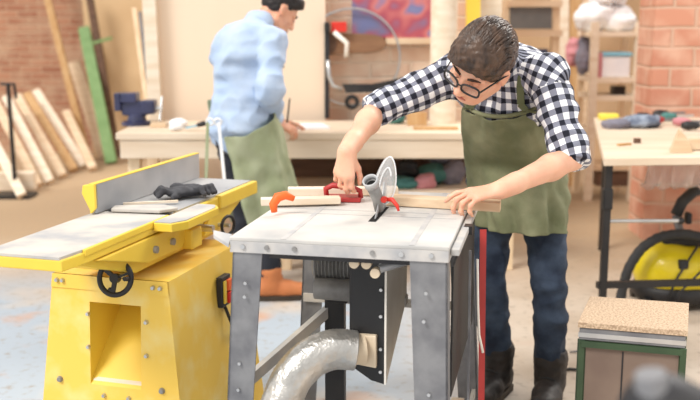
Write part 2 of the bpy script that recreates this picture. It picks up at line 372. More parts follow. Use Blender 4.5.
def build_solid(S, name, m, parent=None, smooth=1, wr=0, wf=18, seed=0, uvbones=None, **kw):
    v, F = S.mesh()
    if smooth: v = smoothv(v, F, smooth)
    if wr:
        nn = vnormals(v, F); d = np.zeros(len(v)); q = v*wf+seed*3.7
        for i in range(len(v)):
            p = V(q[i]); a = noise.noise(p); b = noise.noise(V((p.x*.6+9, p.y*.6, p.z*2.1)))
            d[i] = (1-abs(a)*2.6)*.6+b*.8
        v = v+nn*(d*wr)[:,None]
    w = W[parent] if parent is not None else Matrix.Identity(4)
    loc = None
    if parent is None:
        loc = V(((v[:,0].min()+v[:,0].max())/2, (v[:,1].min()+v[:,1].max())/2, v[:,2].min())); w = Matrix.Translation(loc)
    inv = np.array(w.inverted()); vl = v@inv[:3,:3].T+inv[:3,3]
    me = bpy.data.meshes.new(name); me.from_pydata(vl.tolist(), [], F.tolist()); me.materials.append(m)
    me.polygons.foreach_set('use_smooth', [True]*len(me.polygons))
    if uvbones is not None:
        best = np.full(len(v), 1e9); bi = np.zeros(len(v), int); UV = np.zeros((len(uvbones), len(v), 2))
        for k, (a, b, ref, rad, bias) in enumerate(uvbones):
            a = np.array(a); b = np.array(b); ab = b-a; L = np.linalg.norm(ab); z = ab/L
            x = np.array(ref)-z*(np.array(ref)@z); x /= np.linalg.norm(x); y = np.cross(z, x)
            p = v-a; t = np.clip(p@z/L, 0, 1); d = np.linalg.norm(p-t[:,None]*ab, axis=1)/rad+bias
            UV[k,:,0] = np.arctan2(p@y, p@x)*rad; UV[k,:,1] = p@z
            m_ = d < best; best[m_] = d[m_]; bi[m_] = k
        uvl = me.uv_layers.new(name='UVMap'); fb = bi[F[:,0]]; out = UV[fb[:,None], F]   # (nf,4,2)
        rad = np.array([q[3] for q in uvbones])[fb]; ref = out[:,0:1,0]; per = 2*PI*rad[:,None]
        out[:,:,0] -= np.round((out[:,:,0]-ref)/per)*per
        uvl.data.foreach_set('uv', out.reshape(-1).astype(np.float32))
    o = bpy.data.objects.new(name, me); col.objects.link(o)
    if parent is not None: o.parent = parent; W[o] = W[parent]
    else: o.location = loc; W[o] = w
    return tag(o, kw.get('label'), kw.get('cat'), kw.get('group'), kw.get('kind'))
def bbsolid(pts, pad, h):
    a = np.array([list(p) for p in pts]); return Solid(a.min(0)-pad, a.max(0)+pad, h)
# ------------------------------------------------------------------ light
wd = bpy.data.worlds.new('hall_daylight'); bpy.context.scene.world = wd; wd.use_nodes = True
bg = wd.node_tree.nodes['Background']; bg.inputs['Color'].default_value = (1, .985, .965, 1); bg.inputs['Strength'].default_value = .78
def sun(d, e, ang, c):
    L = bpy.data.lights.new('daylight', 'SUN'); L.energy = e; L.angle = math.radians(ang); L.color = c
    o = bpy.data.objects.new('daylight', L); col.objects.link(o); o.rotation_euler = V(d).to_track_quat('-Z', 'Y').to_euler()
sun((.5, .45, -.75), 1.9, 20, (1, .97, .92))
sun((-.5, -.55, -.65), 1.5, 22, (1, .96, .9))

# ------------------------------------------------------------------ setting
def struct(mb, name, m, **k): return mb.build(name, m, kind='structure', **k)
struct(MB().span((-7, -1.5, -.1), (7, 12.5, 0)), 'floor', M['floor'], loc=(0,0,0))
struct(MB().span((-7, 10.9, 0), (-1.2, 11.1, 4.2)), 'wall_left', M['brick'])
struct(MB().span((-1.2, 9.6, 0), (6.5, 9.8, 4.2)), 'wall_back', M['tan'])
struct(MB().span((-.18, 6.55, 0), (.86, 6.7, 3.0)), 'wall_middle', M['brickM'])
struct(MB().span((1.99, 6.45, 0), (3.4, 6.8, 3.6)), 'wall_right', M['brickP'])
def single(mb, name, m, label, cat, group=None, **k): return mb.build(name, m, label=label, cat=cat, group=group, **k)
# tall sheets
single(MB().prism([(-2.78,10.45,0),(-1.4,10.45,0),(-1.4,10.75,3.6),(-2.95,10.75,3.6)], (0,.03,0)), 'plywood_sheet', M['ply2'], 'tall tan plywood sheet leaning behind the green plank', 'board')
single(MB().span((-1.27, 6.42, 0), (-.16, 6.46, 3.0)), 'plywood_board', M['ply'], 'large pale plywood panel standing behind the man in the light blue shirt', 'board')
single(MB().bar(AD(146,-60,6.36), AD(163,243,6.36), .085, .05), 'white_post', M['woodw'], 'thick whitish wooden post rising behind the blue bench vise', 'post', bevel=.004)
single(MB().bar(AD(134,8,6.9), AD(166,248,6.5), .03, .03), 'wooden_batten', M['woodz'], 'thin wooden batten leaning just left of the whitish post', 'batten')
single(MB().bar(AD(140,12,7.3), AD(164,225,6.9), .02, .03), 'metal_rod', M['greymetal'], 'thin grey strip between the batten and the whitish post', 'rod')
# leaning pieces at the brick wall
single(MB().bar(V((AD(26,0,10.8).x-.12, 10.85, 3.4)), AH(86,163,0)+V((0,.1,0)), .07, .05), 'long_pole', M['woodtan'], 'long thin orange-tan pole leaning against the far brick wall', 'pole')
single(MB().bar(AD(74,62,10.6), AH(105,157,0.02), .13, .06), 'wooden_plank', M['wood'], 'wide pale plank leaning on the brick wall left of the green plank', 'plank')
single(MB().bar(AD(84,28,10.5), AH(116,160,0.02)+V((0,-.2,0)), .115, .06), 'green_plank', M['green'], 'green painted plank leaning beside the tall plywood sheet', 'plank')
single(MB().bar(AD(88,-12,10.4), AH(118,158,.02), .07, .05), 'brown_pole', M['wooddk'], 'dark brown pole leaning right behind the green plank', 'pole')
single(MB().bar(AD(93,43,10.2), AD(112,38,10.2), .035, .03), 'green_stick', M['green'], 'short green stick crossing the top of the green plank', 'stick')
# slanted boards in a row (lumber rack)
slats = [(-22,112,22,196,'woodw','whitish board at the far left edge of the slanted row'),
 (-6,100,38,186,'wood','pale slanted board crossing behind the black post'),
 (6,97,50,182,'woodw','whitish slanted board just right of the black post'),
 (17,96,63,176,'wood','pale slanted board left of the orange-tan one'),
 (27,94,74,170,'woodtan','orange-tan slanted board in the row by the brick wall'),
 (36,91,84,166,'woodw','longest whitish slanted board near the right end of the row'),
 (66,112,93,169,'wood','short pale board, last at the right end of the slanted row')]
for x0, y0, x1, y1, mm, lb in slats:
    b = AH(x1, y1, .03); a = AD(x0, y0, b.y+.75)
    single(MB().bar(a, b, .08, .05, side=(1,0,0)), 'rack_board', M[mm], lb, 'board', 'slanted boards by the far brick wall')
p0 = AH(-14, 190, 0)
single(MB().bar(p0+V((-.1,-.15,.1)), AH(40,190,0)+V((0,-.1,.1)), .16, .1, side=(0,0,1)), 'white_beam', M['woodw'], 'thick whitish beam lying on the floor in front of the slanted boards', 'beam', bevel=.008)
t = empty('floor_stand', AH(16,197,0), 'thin black metal upright with a hooked top in front of the slanted boards', 'stand')
b = AH(16,197,0); tp = AD(8,84,b.y)
MB().tube([b, tp], .018).build('upright', M['blackm'], t)
MB().tube([tp+V((-.06,0,.0)), tp+V((.05,0,0)), tp+V((.06,0,-.12))], .014).build('hook', M['blackm'], t)
MB().box(b+V((0,0,.015)), (.3,.22,.03)).build('foot', M['blackm'], t)
t = empty('yellow_can', AH(-2,186,.0)+V((0,-.25,0)), 'small yellow can low among the slanted boards at the left edge', 'can')
c = AH(-2,186,0)+V((0,-.25,0))
MB().cyl(c, c+V((0,0,.32)), .11).build('body', M['yellow'], t); MB().cyl(c+V((0,0,.32)), c+V((0,0,.34)), .115).build('lid', M['darkmetal'], t)

# ------------------------------------------------------------------ long bench at the back
BY = 5.57
t = empty('workbench', (-.1, BY+.4, 0), 'long pale wooden workbench along the back behind both men', 'workbench')
MB().span((-1.35, BY, .79), (1.0, BY+.7, .83)).build('worktop', M['benchtop'], t, bevel=.004)
MB().span((-1.33, BY+.01, .68), (.98, BY+.05, .79)).build('front_rail', M['benchtop'], t, bevel=.003)
for x in (-1.30, -1.10, -.42, .90):
    MB().span((x, BY+.06, 0), (x+.07, BY+.13, .79)).build('leg', M['woodz'], t, bevel=.003)
MB().span((-1.30, BY+.6, 0), (-1.23, BY+.67, .79)).build('leg', M['woodz'], t)
MB().span((.90, BY+.63, 0), (.97, BY+.69, .79)).build('leg', M['woodz'], t)
MB().span((-.5, BY+.60, .05), (.97, BY+.63, .78)).build('back_panel', M['wooddk'], t)
MB().span((-.5, BY+.08, .44), (.9, BY+.6, .475)).build('shelf', M['benchtop'], t)
MB().span((-1.3, BY+.6, .2), (-.5, BY+.63, .3)).build('rear_stretcher', M['woodz'], t)
def blob(name, m, c, r, label, cat, group=None, n=5, seed=0, wr=.006, wf=20):
    rr = random.Random(seed); c = V(c); S = bbsolid([c-V(r)*1.3, c+V(r)*1.3], .02, max(.006, min(r)/9)); X = [(1,0,0),(0,1,0),(0,0,1)]
    S.ell(c, X, [q*.85 for q in r], .02)
    for i in range(n):
        a = rr.uniform(0, 2*PI); S.ell(c+V((math.cos(a)*r[0]*.55, math.sin(a)*r[1]*.55, rr.uniform(-.3,.4)*r[2])), X, [q*rr.uniform(.4,.6) for q in r], .03)
    S.half((c.x, c.y, c.z-r[2]*.8), (0,0,-1))
    return build_solid(S, name, m, wr=wr, wf=wf, seed=seed, label=label, cat=cat, group=group)
zs = .475
for k, (px, rx, rz, mm, lb, ct) in enumerate([(408,.06,.09,'darkmetal','dark can-like bundle at the left of the bench shelf','bundle'),(432,.10,.07,'teal','teal crumpled bag in the heap on the bench shelf','bag'),
    (452,.07,.08,'greyc','grey crumpled bag at the right of the heap on the bench shelf','bag'),(424,.06,.05,'pinkc','pinkish rag in front of the teal bag','rag'),(404,.09,.035,'teal','flat teal cloth at the front left of the bench shelf','cloth')]):
    yy = BY+(.35 if k in (0,1,2) else .2); p = AD(px,170,yy); blob('shelf_'+ct if ct != 'bundle' else 'rag_bundle', M[mm], (p.x, yy, zs+rz*.8), (rx,rx*.8,rz), lb, ct, seed=k, wr=.012, wf=14)
p = AD(440,160,BY+.42); blob('shelf_bag', M['greyc'], (p.x, BY+.44, zs+.17), (.1,.07,.06), 'dark grey bag lying on top of the heap on the bench shelf', 'bag', seed=12, wr=.012, wf=14)
# bench vise
bt = .83
vc = AH(133, 127, bt)+V((0,.12,0))
t = empty('bench_vise', vc, 'dark blue cast bench vise at the left end of the back bench', 'vise')
MB().lathe(vc, (0,0,1), [(0,.095),(.02,.095),(.03,.06),(.07,.05)], 24).build('swivel_base', M['vise'], t, smooth='auto')
MB().prism([vc+V(q) for q in ((-.08,-.04,.06),(.07,-.04,.06),(.09,-.04,.12),(.05,-.04,.15),(-.06,-.04,.15),(-.1,-.04,.12))], (0,.09,0)).build('body', M['vise'], t, bevel=.008)
MB().span(vc+V((-.125,-.06,.09)), vc+V((-.085,.07,.2))).build('fixed_jaw', M['vise'], t, bevel=.006)
MB().span(vc+V((-.085,-.06,.14)), vc+V((.01,.07,.2))).build('anvil', M['vise'], t, bevel=.008)
MB().span(vc+V((.04,-.05,.07)), vc+V((.12,.06,.155))).build('moving_jaw', M['vise'], t, bevel=.01)
MB().cyl(vc+V((.12,0,.1)), vc+V((.16,0,.1)), .018).build('screw', M['chrome'], t)
MB().cyl(vc+V((.15,-.05,.03)), vc+V((.15,.05,.17)), .007).build('handle', M['chrome'], t)
# tools heaped on the left of the bench
def handtool(name, a, b, r, hm, bm, label, cat, group=None):
    a, b = V(a), V(b); mid = a.lerp(b, .45); t = empty(name, a, label, cat, group)
    MB().tube([a, a.lerp(mid,.3), a.lerp(mid,.8), mid], [r*.8, r*1.2, r, r*.6]).build('handle', M[hm], t, smooth=True)
    MB().bar(mid, b, r*1.1, r*.6).build('blade', M[bm], t); return t
handtool('chisel', AH(170,128,bt+.02), AH(198,126,bt+.02), .016, 'whitebag','chrome','whitish-handled hand tool lying left on the back bench','tool')
handtool('screwdriver', AH(206,123,bt+.05), AH(186,128,bt+.02), .014, 'black','blue','black-handled tool with a blue shank beside the blue shirt','tool')
blob('white_rag', M['whitebag'], AH(176,129,bt+.0)+V((0,.1,.02)), (.05,.04,.028), 'small whitish rag among the tools on the back bench', 'rag', seed=4)
single(MB().prism([AH(150,128,bt)+V((0,0,.002)), AH(166,128,bt)+V((0,0,.002)), AH(166,124,bt)+V((0,0,.002)), AH(152,124,bt)+V((0,0,.002))], (0,0,.02)), 'wood_offcut', M['wood'], 'small pinkish wood offcut between the vise and the tools', 'wood block')
# work pieces under the background man's hands
single(MB().prism([AH(286,130,bt)+V((0,0,.001)), AH(330,129,bt)+V((0,0,.001)), AH(322,125,bt)+V((0,0,.001)), AH(290,125.5,bt)+V((0,0,.001))], (0,0,.012)), 'paper_sheet', M['white'], 'white sheet under the hands of the man in the light blue shirt', 'paper')
# wall-hung things
w0 = 6.5
c = AD(352,57,6.5)
single(MB().ring(c+V((0,-.03,0)), (0,1,0), .315, .008, 64, 6), 'band_saw_blade', M['chrome'], 'big thin metal hoop hanging on the wall behind the bench', 'hoop')
sl = empty('wooden_slab', AD(345,56,6.46), 'brown oval wooden slab hanging inside the thin hoop', 'wood slab')
L, R_ = AD(306,45,6.47), AD(386,42,6.47); n = 24; ringp = []
for i in range(n):
    a = 2*PI*i/n; x = L.x+(R_.x-L.x)*(.5+.5*math.cos(a)); z = (L.z+R_.z)/2+.078*math.copysign(abs(math.sin(a))**.75, math.sin(a))*(1-.25*math.cos(a))+.01*math.sin(3*a); ringp.append((x, 6.44, z))
MB().prism(ringp, (0,.045,0)).build('slab', M['slab'], sl, bevel=.006); 
MB().prism([(q[0]*.35+.65*L.x+.02, 6.435, q[2]) for q in ringp], (0,.045,0)).build('bark_end', M['wooddk'], sl, bevel=.004)
t = empty('clamp_frame', AD(328,120,6.4), 'thin dark upright rod with an orange-red block at its top, on the wall', 'clamp')
MB().bar(AD(327,26,6.41), AD(327,118,6.41), .03, .02).build('bar', M['darkmetal'], t)
MB().box(AD(339,27,6.41), (.1,.04,.065)).build('orange_block', M['redlev'], t, bevel=.006)
MB().box(AD(327,27,6.38), (.035,.05,.06)).build('slide', M['blackm'], t, bevel=.004)
single(MB().tube([AD(334,32,6.36), AD(347,43,6.36), AD(346,57,6.36)], .016), 'white_hook', M['whitewall'], 'bent white metal hook hanging in front of the brown slab', 'hook', smooth=True)
single(MB().tube([AD(328,60,6.37), AD(329,76,6.37), AD(333,86,6.37), AD(342,89,6.37)], .014), 'grey_hook', M['chrome'], 'curved grey rod below the brown slab', 'rod', smooth=True)
t = empty('hand_saw', AD(380,95,6.4), 'dark-toothed tool with a long dark bar hanging left of the bent arm', 'saw')
MB().prism([AD(x,y,6.42) for x,y in ((342,84),(372,84),(412,76),(414,84),(388,92),(346,93))], (0,.02,0)).build('blade', M['darkmetal'], t)
MB().ring(AD(352,102,6.42), (0,1,0), .035, .014, 20, 8).build('handle', M['blackm'], t)
single(MB().prism([AD(x,y,6.5) for x,y in ((352,-12),(441,-12),(441,38),(352,38))], (0,.03,0)), 'abstract_picture', M['poster'], 'unframed abstract red and blue picture on the wall above the bench', 'picture')
single(MB().prism([AD(x,y,6.47) for x,y in ((386,38),(441,38),(441,44),(386,44))], (0,.05,0)), 'wall_shelf', M['wood'], 'narrow pale wooden ledge under the abstract picture', 'shelf')
# roll
rb = AH(445,126,bt)+V((0,.18,0))
t = empty('paper_roll', rb, 'tall off-white roll standing on the bench behind the plaid sleeve', 'roll')
MB().cyl(rb, rb+V((0,0,.78)), .083, n=32).build('roll', M['woodw'], t, smooth='auto')
MB().cyl(rb+V((0,0,.78)), rb+V((0,0,.783)), .035).build('core', M['wooddk'], t)
single(MB().bar(AD(473,-30,6.45), AD(473,240,6.45), .09, .06), 'yellow_post', M['yellow'], 'narrow yellow upright behind the plaid man\'s hair', 'post')
single(MB().bar(AD(490,-30,6.6), AD(490,235,6.6), .15, .04), 'pinkish_board', M['woodw'], 'pale board standing right of the yellow upright', 'board')
blob('blue_pouch', M['teal'], AH(397,125,bt)+V((0,.1,.035)), (.06,.05,.05), 'bluish teal pouch on the bench by the plaid sleeve cuff', 'pouch', seed=6)
single(MB().box(AH(418,127,bt)+V((0,.1,.04)), (.12,.06,.08)), 'wood_block', M['woodtan'], 'tan wooden block on the bench between the pouch and the off-white roll', 'wood block', bevel=.004)
single(MB().box(AH(436,130,bt)+V((0,.03,.008)), (.26,.07,.016)), 'thin_board', M['woodtan'], 'thin tan board lying at the foot of the off-white roll', 'board')
# ------------------------------------------------------------------ rack with board behind the plaid man
RY = 7.6
t = empty('storage_rack', AH(530,210,0)+V((0,0,0)), 'tall wooden rack holding a grey board behind the plaid man', 'rack')
W[t] = Matrix.Translation(t.location)
for px in (507, 556): MB().bar(AD(px,-30,RY), V((AD(px,100,RY).x,RY,0)), .06, .06).build('upright', M['woodz'], t)
for py in (4, 33, 60, 120, 165):
    MB().bar(AD(505,py,RY+.1), AD(558,py,RY+.1), .05, .35, side=(0,0,1)).build('shelf', M['wood'], t)
single(MB().prism([AD(x,y,RY-.05) for x,y in ((510,6),(552,6),(552,29),(510,29))], (0,.03,0)), 'grey_board', M['chalk'], 'flat dark grey board in the top of the tall wooden rack', 'board')
single(MB().box(AD(520,54,RY-.0), (.12,.1,.08)), 'stored_box', M['woodw'], 'small pale box on the rack shelf behind the plaid shoulder', 'box')
single(MB().box(AD(541,54,RY-.0), (.09,.1,.08)), 'stored_box', M['vise'], 'small blue box on the rack shelf behind the plaid shoulder', 'box')
for k, (px, mm, lb) in enumerate([(566,'woodw','whitish plank upright at the right side of the tall rack'),(577,'woodtan','tan plank upright between rack and ladder shelf'),(588,'wood','pale plank upright just left of the ladder shelf')]):
    yy = 8.6; single(MB().bar(V((AD(px,100,yy).x+.02*k, yy+.5, 3.0)), V((AD(px,100,yy).x, yy, 0)), .09, .04), 'upright_plank', M[mm], lb, 'plank', 'planks standing right of the tall rack')
# heap hanging between
blob('hanging_bag', M['pinkc'], AD(573,52,8.3), (.07,.06,.14), 'pinkish bundle hanging left of the ladder shelf', 'bundle', seed=21, wr=.015, wf=12)
blob('grey_bundle', M['greyc'], AD(583,55,8.2), (.06,.06,.2), 'grey-green bundle hanging against the ladder shelf', 'bundle', seed=22, wr=.015, wf=12)
# ladder shelf
LY = 7.9
t = empty('ladder_shelf', V((AD(612,100,LY).x, LY, 0)), 'open whitish wooden shelf unit beside the brick pillar', 'shelf')
for px in (592, 636):
    xx = AD(px,100,LY).x; MB().span((xx-.03, LY-.03, 0), (xx+.03, LY+.03, AD(px,22,LY).z)).build('upright', M['woodw'], t, bevel=.003)
    MB().span((xx-.025, LY+.4, 0), (xx+.025, LY+.45, AD(px,26,LY).z)).build('upright', M['woodz'], t)
for py in (34, 80, 98, 132, 168):
    a = AD(592,py,LY); b = AD(636,py,LY); MB().span((a.x-.02, LY-.02, a.z-.02), (b.x+.02, LY+.42, a.z+.02)).build('shelf_board', M['woodw'] if py < 140 else M['wood'], t)
single(MB().span((AD(596,190,LY).x, LY+.0, .12), (AD(630,190,LY).x, LY+.35, AD(600,172,LY).z)), 'dark_crate', M['wooddk'], 'dark brown crate in the bottom of the whitish shelf unit', 'crate', bevel=.01)
z0 = AD(592,34,LY).z+.02
for k, (dx, dz, r, lb) in enumerate([(-.1,.12,(.16,.14,.14),'crumpled white bag at the left on top of the whitish shelf unit'),(.09,.1,(.15,.14,.12),'crumpled white bag at the right on top of the whitish shelf unit'),(0,.3,(.17,.14,.13),'topmost crumpled white bag above the whitish shelf unit')]):
    blob('white_bag', M['whitebag'], (AD(611,30,LY).x+dx, LY+.2, z0+dz), r, lb, 'bag', 'white bags on the shelf unit', seed=30+k, wr=.03, wf=9)
za = AD(592,80,LY).z+.02
t = empty('storage_box', V((AD(615,70,LY).x, LY+.15, za)), 'white storage box with a pale blue lid on the whitish shelf unit', 'box')
c = V((AD(617,70,LY).x, LY+.16, za)); MB().span(c+V((-.13,-.15,0)), c+V((.11,.15,.17))).build('box', M['white'], t, bevel=.01)
MB().span(c+V((-.14,-.16,.17)), c+V((.12,.16,.2))).build('lid', M['blue'], t, bevel=.006)
single(MB().span(V((AD(598,75,LY).x-.02, LY-.0, za)), V((AD(598,75,LY).x+.03, LY+.2, za+.2))), 'pink_folder', M['pinkc'], 'pink folder standing left of the white storage box', 'folder')
zb = AD(592,98,LY).z+.02
single(MB().box((AD(621,92,LY).x, LY+.1, zb+.035), (.1,.12,.07)), 'black_box', M['blackm'], 'small black box on the shelf under the white storage box', 'box', bevel=.005)

# ------------------------------------------------------------------ right-hand metal table
TH = .85
FLc, BLc = AH(604,158.5,TH), AH(592,117,TH)
FRc, BRc = FLc+V((1.15,.1,0)), V((2.75, 6.4, TH))
BLc = V((BLc.x, 6.25, TH)); BRc.y = 6.3
t = empty('work_table', (1.9, 5.2, 0), 'pale-topped work table on a black metal frame by the brick pillar', 'table')
MB().prism([FLc-V((0,0,.035)), FRc-V((0,0,.035)), BRc-V((0,0,.035)), BLc-V((0,0,.035))], (0,0,.035)).build('tabletop', M['benchtop'], t, bevel=.003)
def leg(p): MB().span((p.x-.016, p.y-.016, 0), (p.x+.016, p.y+.016, TH-.035)).build('leg', M['blackm'], t)
lf = V((FLc.x+.045, FLc.y+.08, 0)); rf = V((FRc.x-.05, FRc.y+.08, 0)); lb_ = V((BLc.x+.06, BLc.y-.1, 0)); rb_ = V((BRc.x-.1, BRc.y-.1, 0))
for p in (lf, rf, lb_, rb_): leg(p)
zu = AD(612,221,lf.y).z; zl = AD(612,285,lf.y).z
MB().bar((lf.x-.03, lf.y, zl), (rf.x, rf.y, zl-.0), .03, .03).build('lower_rail', M['blackm'], t)
MB().cyl((lf.x, lf.y, zu), (lf.x+.36, lf.y+.03, zu-.005), .009).build('brace_rod', M['chrome'], t)
MB().cyl((lf.x+.35, lf.y+.03, zu-.005), (lf.x+.37, lf.y+.03, zu-.005), .016).build('rod_nut', M['blackm'], t)
MB().box((lf.x, lf.y, TH-.2), (.045,.045,.1)).build('leg_clamp', M['blackm'], t, bevel=.006)
# wrap hanging under the table front
a = AD(636,186,4.75); rings = []
for i in range(26):
    x = a.x+i*.024; rr = random.Random(i); rings.append([(x, 4.62+.02*rr.random(), TH-.037), (x+.01*rr.random(), 4.6+.03*math.sin(i*1.3), TH-.07-.02*math.sin(i*.9)), (x, 4.62+.03*math.sin(i*2.1), .69+.012*math.sin(i*1.7)), (x, 4.66+.03*math.cos(i*1.9), .665+.012*math.cos(i*2.3))])
mb = MB(); mb.loft(rings, cap=False, closed=False)
single(mb, 'plastic_wrap', M['wrap'], 'crumpled clear plastic wrap hanging under the pale-topped work table', 'plastic wrap', smooth=True, solid=.002)
# things on that table
T0 = TH
single(MB().box(AH(605,118.5,T0)+V((0,-.08,.02)), (.12,.07,.04)), 'yellow_sponge', M['yel'], 'small yellow block on the back left corner of the work table', 'sponge', bevel=.01)
blob('folded_cloth', M['cloth'], AH(640,127,T0)+V((0,0,.03)), (.13,.1,.04), 'crumpled grey-blue striped cloth on the work table', 'cloth', seed=41, wr=.014, wf=14)
blob('work_glove', M['greyc'], AH(617,128,T0)+V((0,0,.025)), (.09,.07,.03), 'flat grey-brown glove left of the grey-blue cloth on the work table', 'glove', seed=42)
for k, (px, py, c, lb) in enumerate([(650,121,'black','black-handled tool left in the heap at the back of the work table'),(662,124,'red','red-handled tool in the heap on the work table'),(676,121,'teal','green-handled tool at the back of the heap on the work table'),(688,126,'pinkc','pink-handled tool at the right of the heap on the work table'),(668,118,'darkmetal','dark tool behind the red-handled one'),(697,130,'black','black-handled tool nearest the right edge of the work table')]):
    p = AH(px,py,T0); handtool('pliers' if k % 2 else 'cutter', p+V((-.1,-.03,.03)), p+V((.12,.05*(-1)**k,.03)), .022, c, 'greymetal' if k != 2 else 'chrome', lb, 'tool', 'tools heaped on the work table')
single(MB().box(AH(637,143,T0)+V((0,0,.012)), (.03,.03,.024)), 'wood_chip', M['wooddk'], 'tiny dark square piece alone on the work table', 'block')
p = AH(676,152,T0)
t = empty('wooden_wedge', p, 'pale wooden wedge block near the front of the work table', 'wood block')
MB().prism([p+V((-.04,-.03,0)), p+V((.07,-.03,0)), p+V((.055,-.03,.05)), p+V((0,-.03,.11))], (.03,.1,0)).build('wedge', M['wood'], t, bevel=.003)
single(MB().bar(p+V((.04,.06,.03)), p+V((.4,.12,.03)), .05, .05), 'wood_strip', M['wood'], 'pale square wood strip lying right of the wedge block', 'wood strip')
single(MB().bar(AH(618,146,T0)+V((0,0,.006)), AH(630,145,T0)+V((0,0,.006)), .02, .01), 'pencil_stub', M['woodtan'], 'short tan stick near the left edge of the work table', 'stick')

# ------------------------------------------------------------------ vacuum
vy = 4.95; c = V((AD(672,270,vy).x, vy, 0))
t = empty('vacuum_cleaner', c, 'yellow workshop vacuum with black base and hose under the work table', 'vacuum cleaner')
S = bbsolid([c+V((-.24,-.2,.0)), c+V((.3,.24,.4))], .02, .01); X3 = [(1,0,0),(0,1,0),(0,0,1)]
S.ell(c+V((.02,0,.17)), X3, (.215,.18,.15), .02); S.ell(c+V((-.04,0,.2)), X3, (.15,.16,.14), .04); S.ell(c+V((.12,0,.19)), X3, (.12,.16,.13), .04)
S.half(c+V((0,0,.1)), (0,0,-1)); build_solid(S, 'tub', M['yellowv'], t, smooth=2)
S = bbsolid([c+V((-.26,-.22,.0)), c+V((.3,.24,.2))], .02, .01); S.ell(c+V((.02,0,.08)), X3, (.225,.19,.1), .02); S.half(c+V((0,0,.12)), (0,0,1)); S.half(c+V((0,0,.03)), (0,0,-1)); build_solid(S, 'base', M['black'], t, smooth=1)
for dx, dy in ((-.16,-.12),(.18,-.12),(-.16,.12),(.18,.12)): MB().cyl(c+V((dx-.015,dy,.03)), c+V((dx+.015,dy,.03)), .03).build('wheel', M['black'], t)
MB().box(c+V((.0,-.15,.25)), (.05,.06,.045)).build('latch', M['black'], t, bevel=.01)
MB().box(c+V((.04,0,.34)), (.22,.12,.06)).build('motor_cap', M['black'], t, bevel=.02)
MB().tube([c+V(q) for q in ((.1,-.1,.35),(.02,-.17,.27),(-.05,-.2,.17),(-.09,-.2,.04))], .006).build('power_cable', M['black'], t, smooth=True)
MB().tube([c+V(q) for q in ((.2,-.1,.35),(.1,-.19,.24),(-.03,-.22,.12),(-.06,-.22,.03))], .006).build('power_cable', M['black'], t, smooth=True)
hp = [AD(x,y,vy-.15) for x,y in ((617,322),(620,300),(627,270),(641,248),(660,236),(684,233),(712,240),(740,262))]
mb = MB(); P = []
for i in range(len(hp)-1):
    for k in range(6): P.append(hp[i].lerp(hp[i+1], k/6))
for _ in range(4): P = [P[0]]+[(P[i-1]+P[i]*2+P[i+1])/4 for i in range(1, len(P)-1)]+[P[-1]]
mb.tube(P, [.024+.0025*(i % 2) for i in range(len(P))], 12).build('hose', M['rubber'], t, smooth=True)
MB().tube([AD(676,215,5.0), AD(682,202,5.0), AD(693,192,5.05), AD(705,188,5.1)], .03).build('wand_elbow', M['rubber'], t, smooth=True)
MB().tube([AD(676,215,5.0), AD(680,232,4.98), c+V((.06,0,.36))], .022).build('wand_pipe', M['greymetal'], t, smooth=True)
MB().box(AD(688,218,5.0), (.03,.05,.06)).build('switch_box', M['black'], t, bevel=.008)

# ------------------------------------------------------------------ cabinet at front right
h = .52
a, b_, c_, d_ = AH(578,322,h), AH(688,331,h), AH(689,303,h), AH(590,296,h)
t = empty('tool_cabinet', ((a+c_)/2).xy.to_3d(), 'green-framed tool cabinet with a chipboard top at front right', 'cabinet')
up = V((0,0,1)); MB().prism([q-up*.018 for q in (a,b_,c_,d_)], up*.018).build('chipboard_top', M['chip'], t, bevel=.001)
def inset(q, s): cc = (a+b_+c_+d_)/4; r = cc+(q-cc)*s; return r
A, B, C, D = [inset(q, .97) for q in (a,b_,c_,d_)]
def panel(p, q, z0, z1, th): 
    n = (q-p).cross(up).normalized(); pts = [p.xy.to_3d()+up*z0, q.xy.to_3d()+up*z0, q.xy.to_3d()+up*z1, p.xy.to_3d()+up*z1]
    return MB().prism(pts, -n*th)
MB().prism([q.xy.to_3d()+up*(h-.06) for q in (A,B,C,D)], up*.04).build('rim', M['greymetal'], t, bevel=.003)
panel(inset(a,.985), inset(b_,.985), h-.05, h-.035, .012).build('rim_trim', M['chrome'], t)
A, B, C, D = [inset(q, .93) for q in (a,b_,c_,d_)]
panel(A, B, .0, h-.06, .015).build('front_panel', M['brownpanel'], t)
panel(A, D, .0, h-.06, -.015).build('side_panel', M['greend'], t); panel(B, C, .0, h-.06, .015).build('side_panel', M['greend'], t); panel(D, C, .0, h-.06, -.015).build('back_panel', M['greend'], t)
n = (B-A).normalized(); 
for q in (A, B, C, D): MB().box(q.xy.to_3d()+up*(h-.06)/2, (.02,.02,h-.06)).build('corner_post', M['greend'], t, bevel=.002)
MB().bar(A.xy.to_3d()+up*(h-.072), B.xy.to_3d()+up*(h-.072), .02, .025, side=(0,0,1)).build('green_rail', M['greend'], t)
m_ = A.lerp(B,.42).xy.to_3d()-V((0,.001,0)); MB().bar(m_+up*.02, m_+up*(h-.09), .004, .004).build('door_gap', M['darkmetal'], t)
# cable on floor
pts = [AH(x,y,.008) for x,y in ((570,352),(590,350),(620,356),(640,372))]
single(MB().tube([AH(545,372,.008), AH(570,369,.008), AH(592,371,.008), AH(625,380,.008)], .006), 'floor_cable', M['rubber'], 'thin dark cable on the floor between the boot and the green cabinet', 'cable', smooth=True)
single(MB().tube(pts, .004), 'thin_wire', M['greymetal'], 'thin grey wire on the floor beyond the dark cable', 'wire', smooth=True)
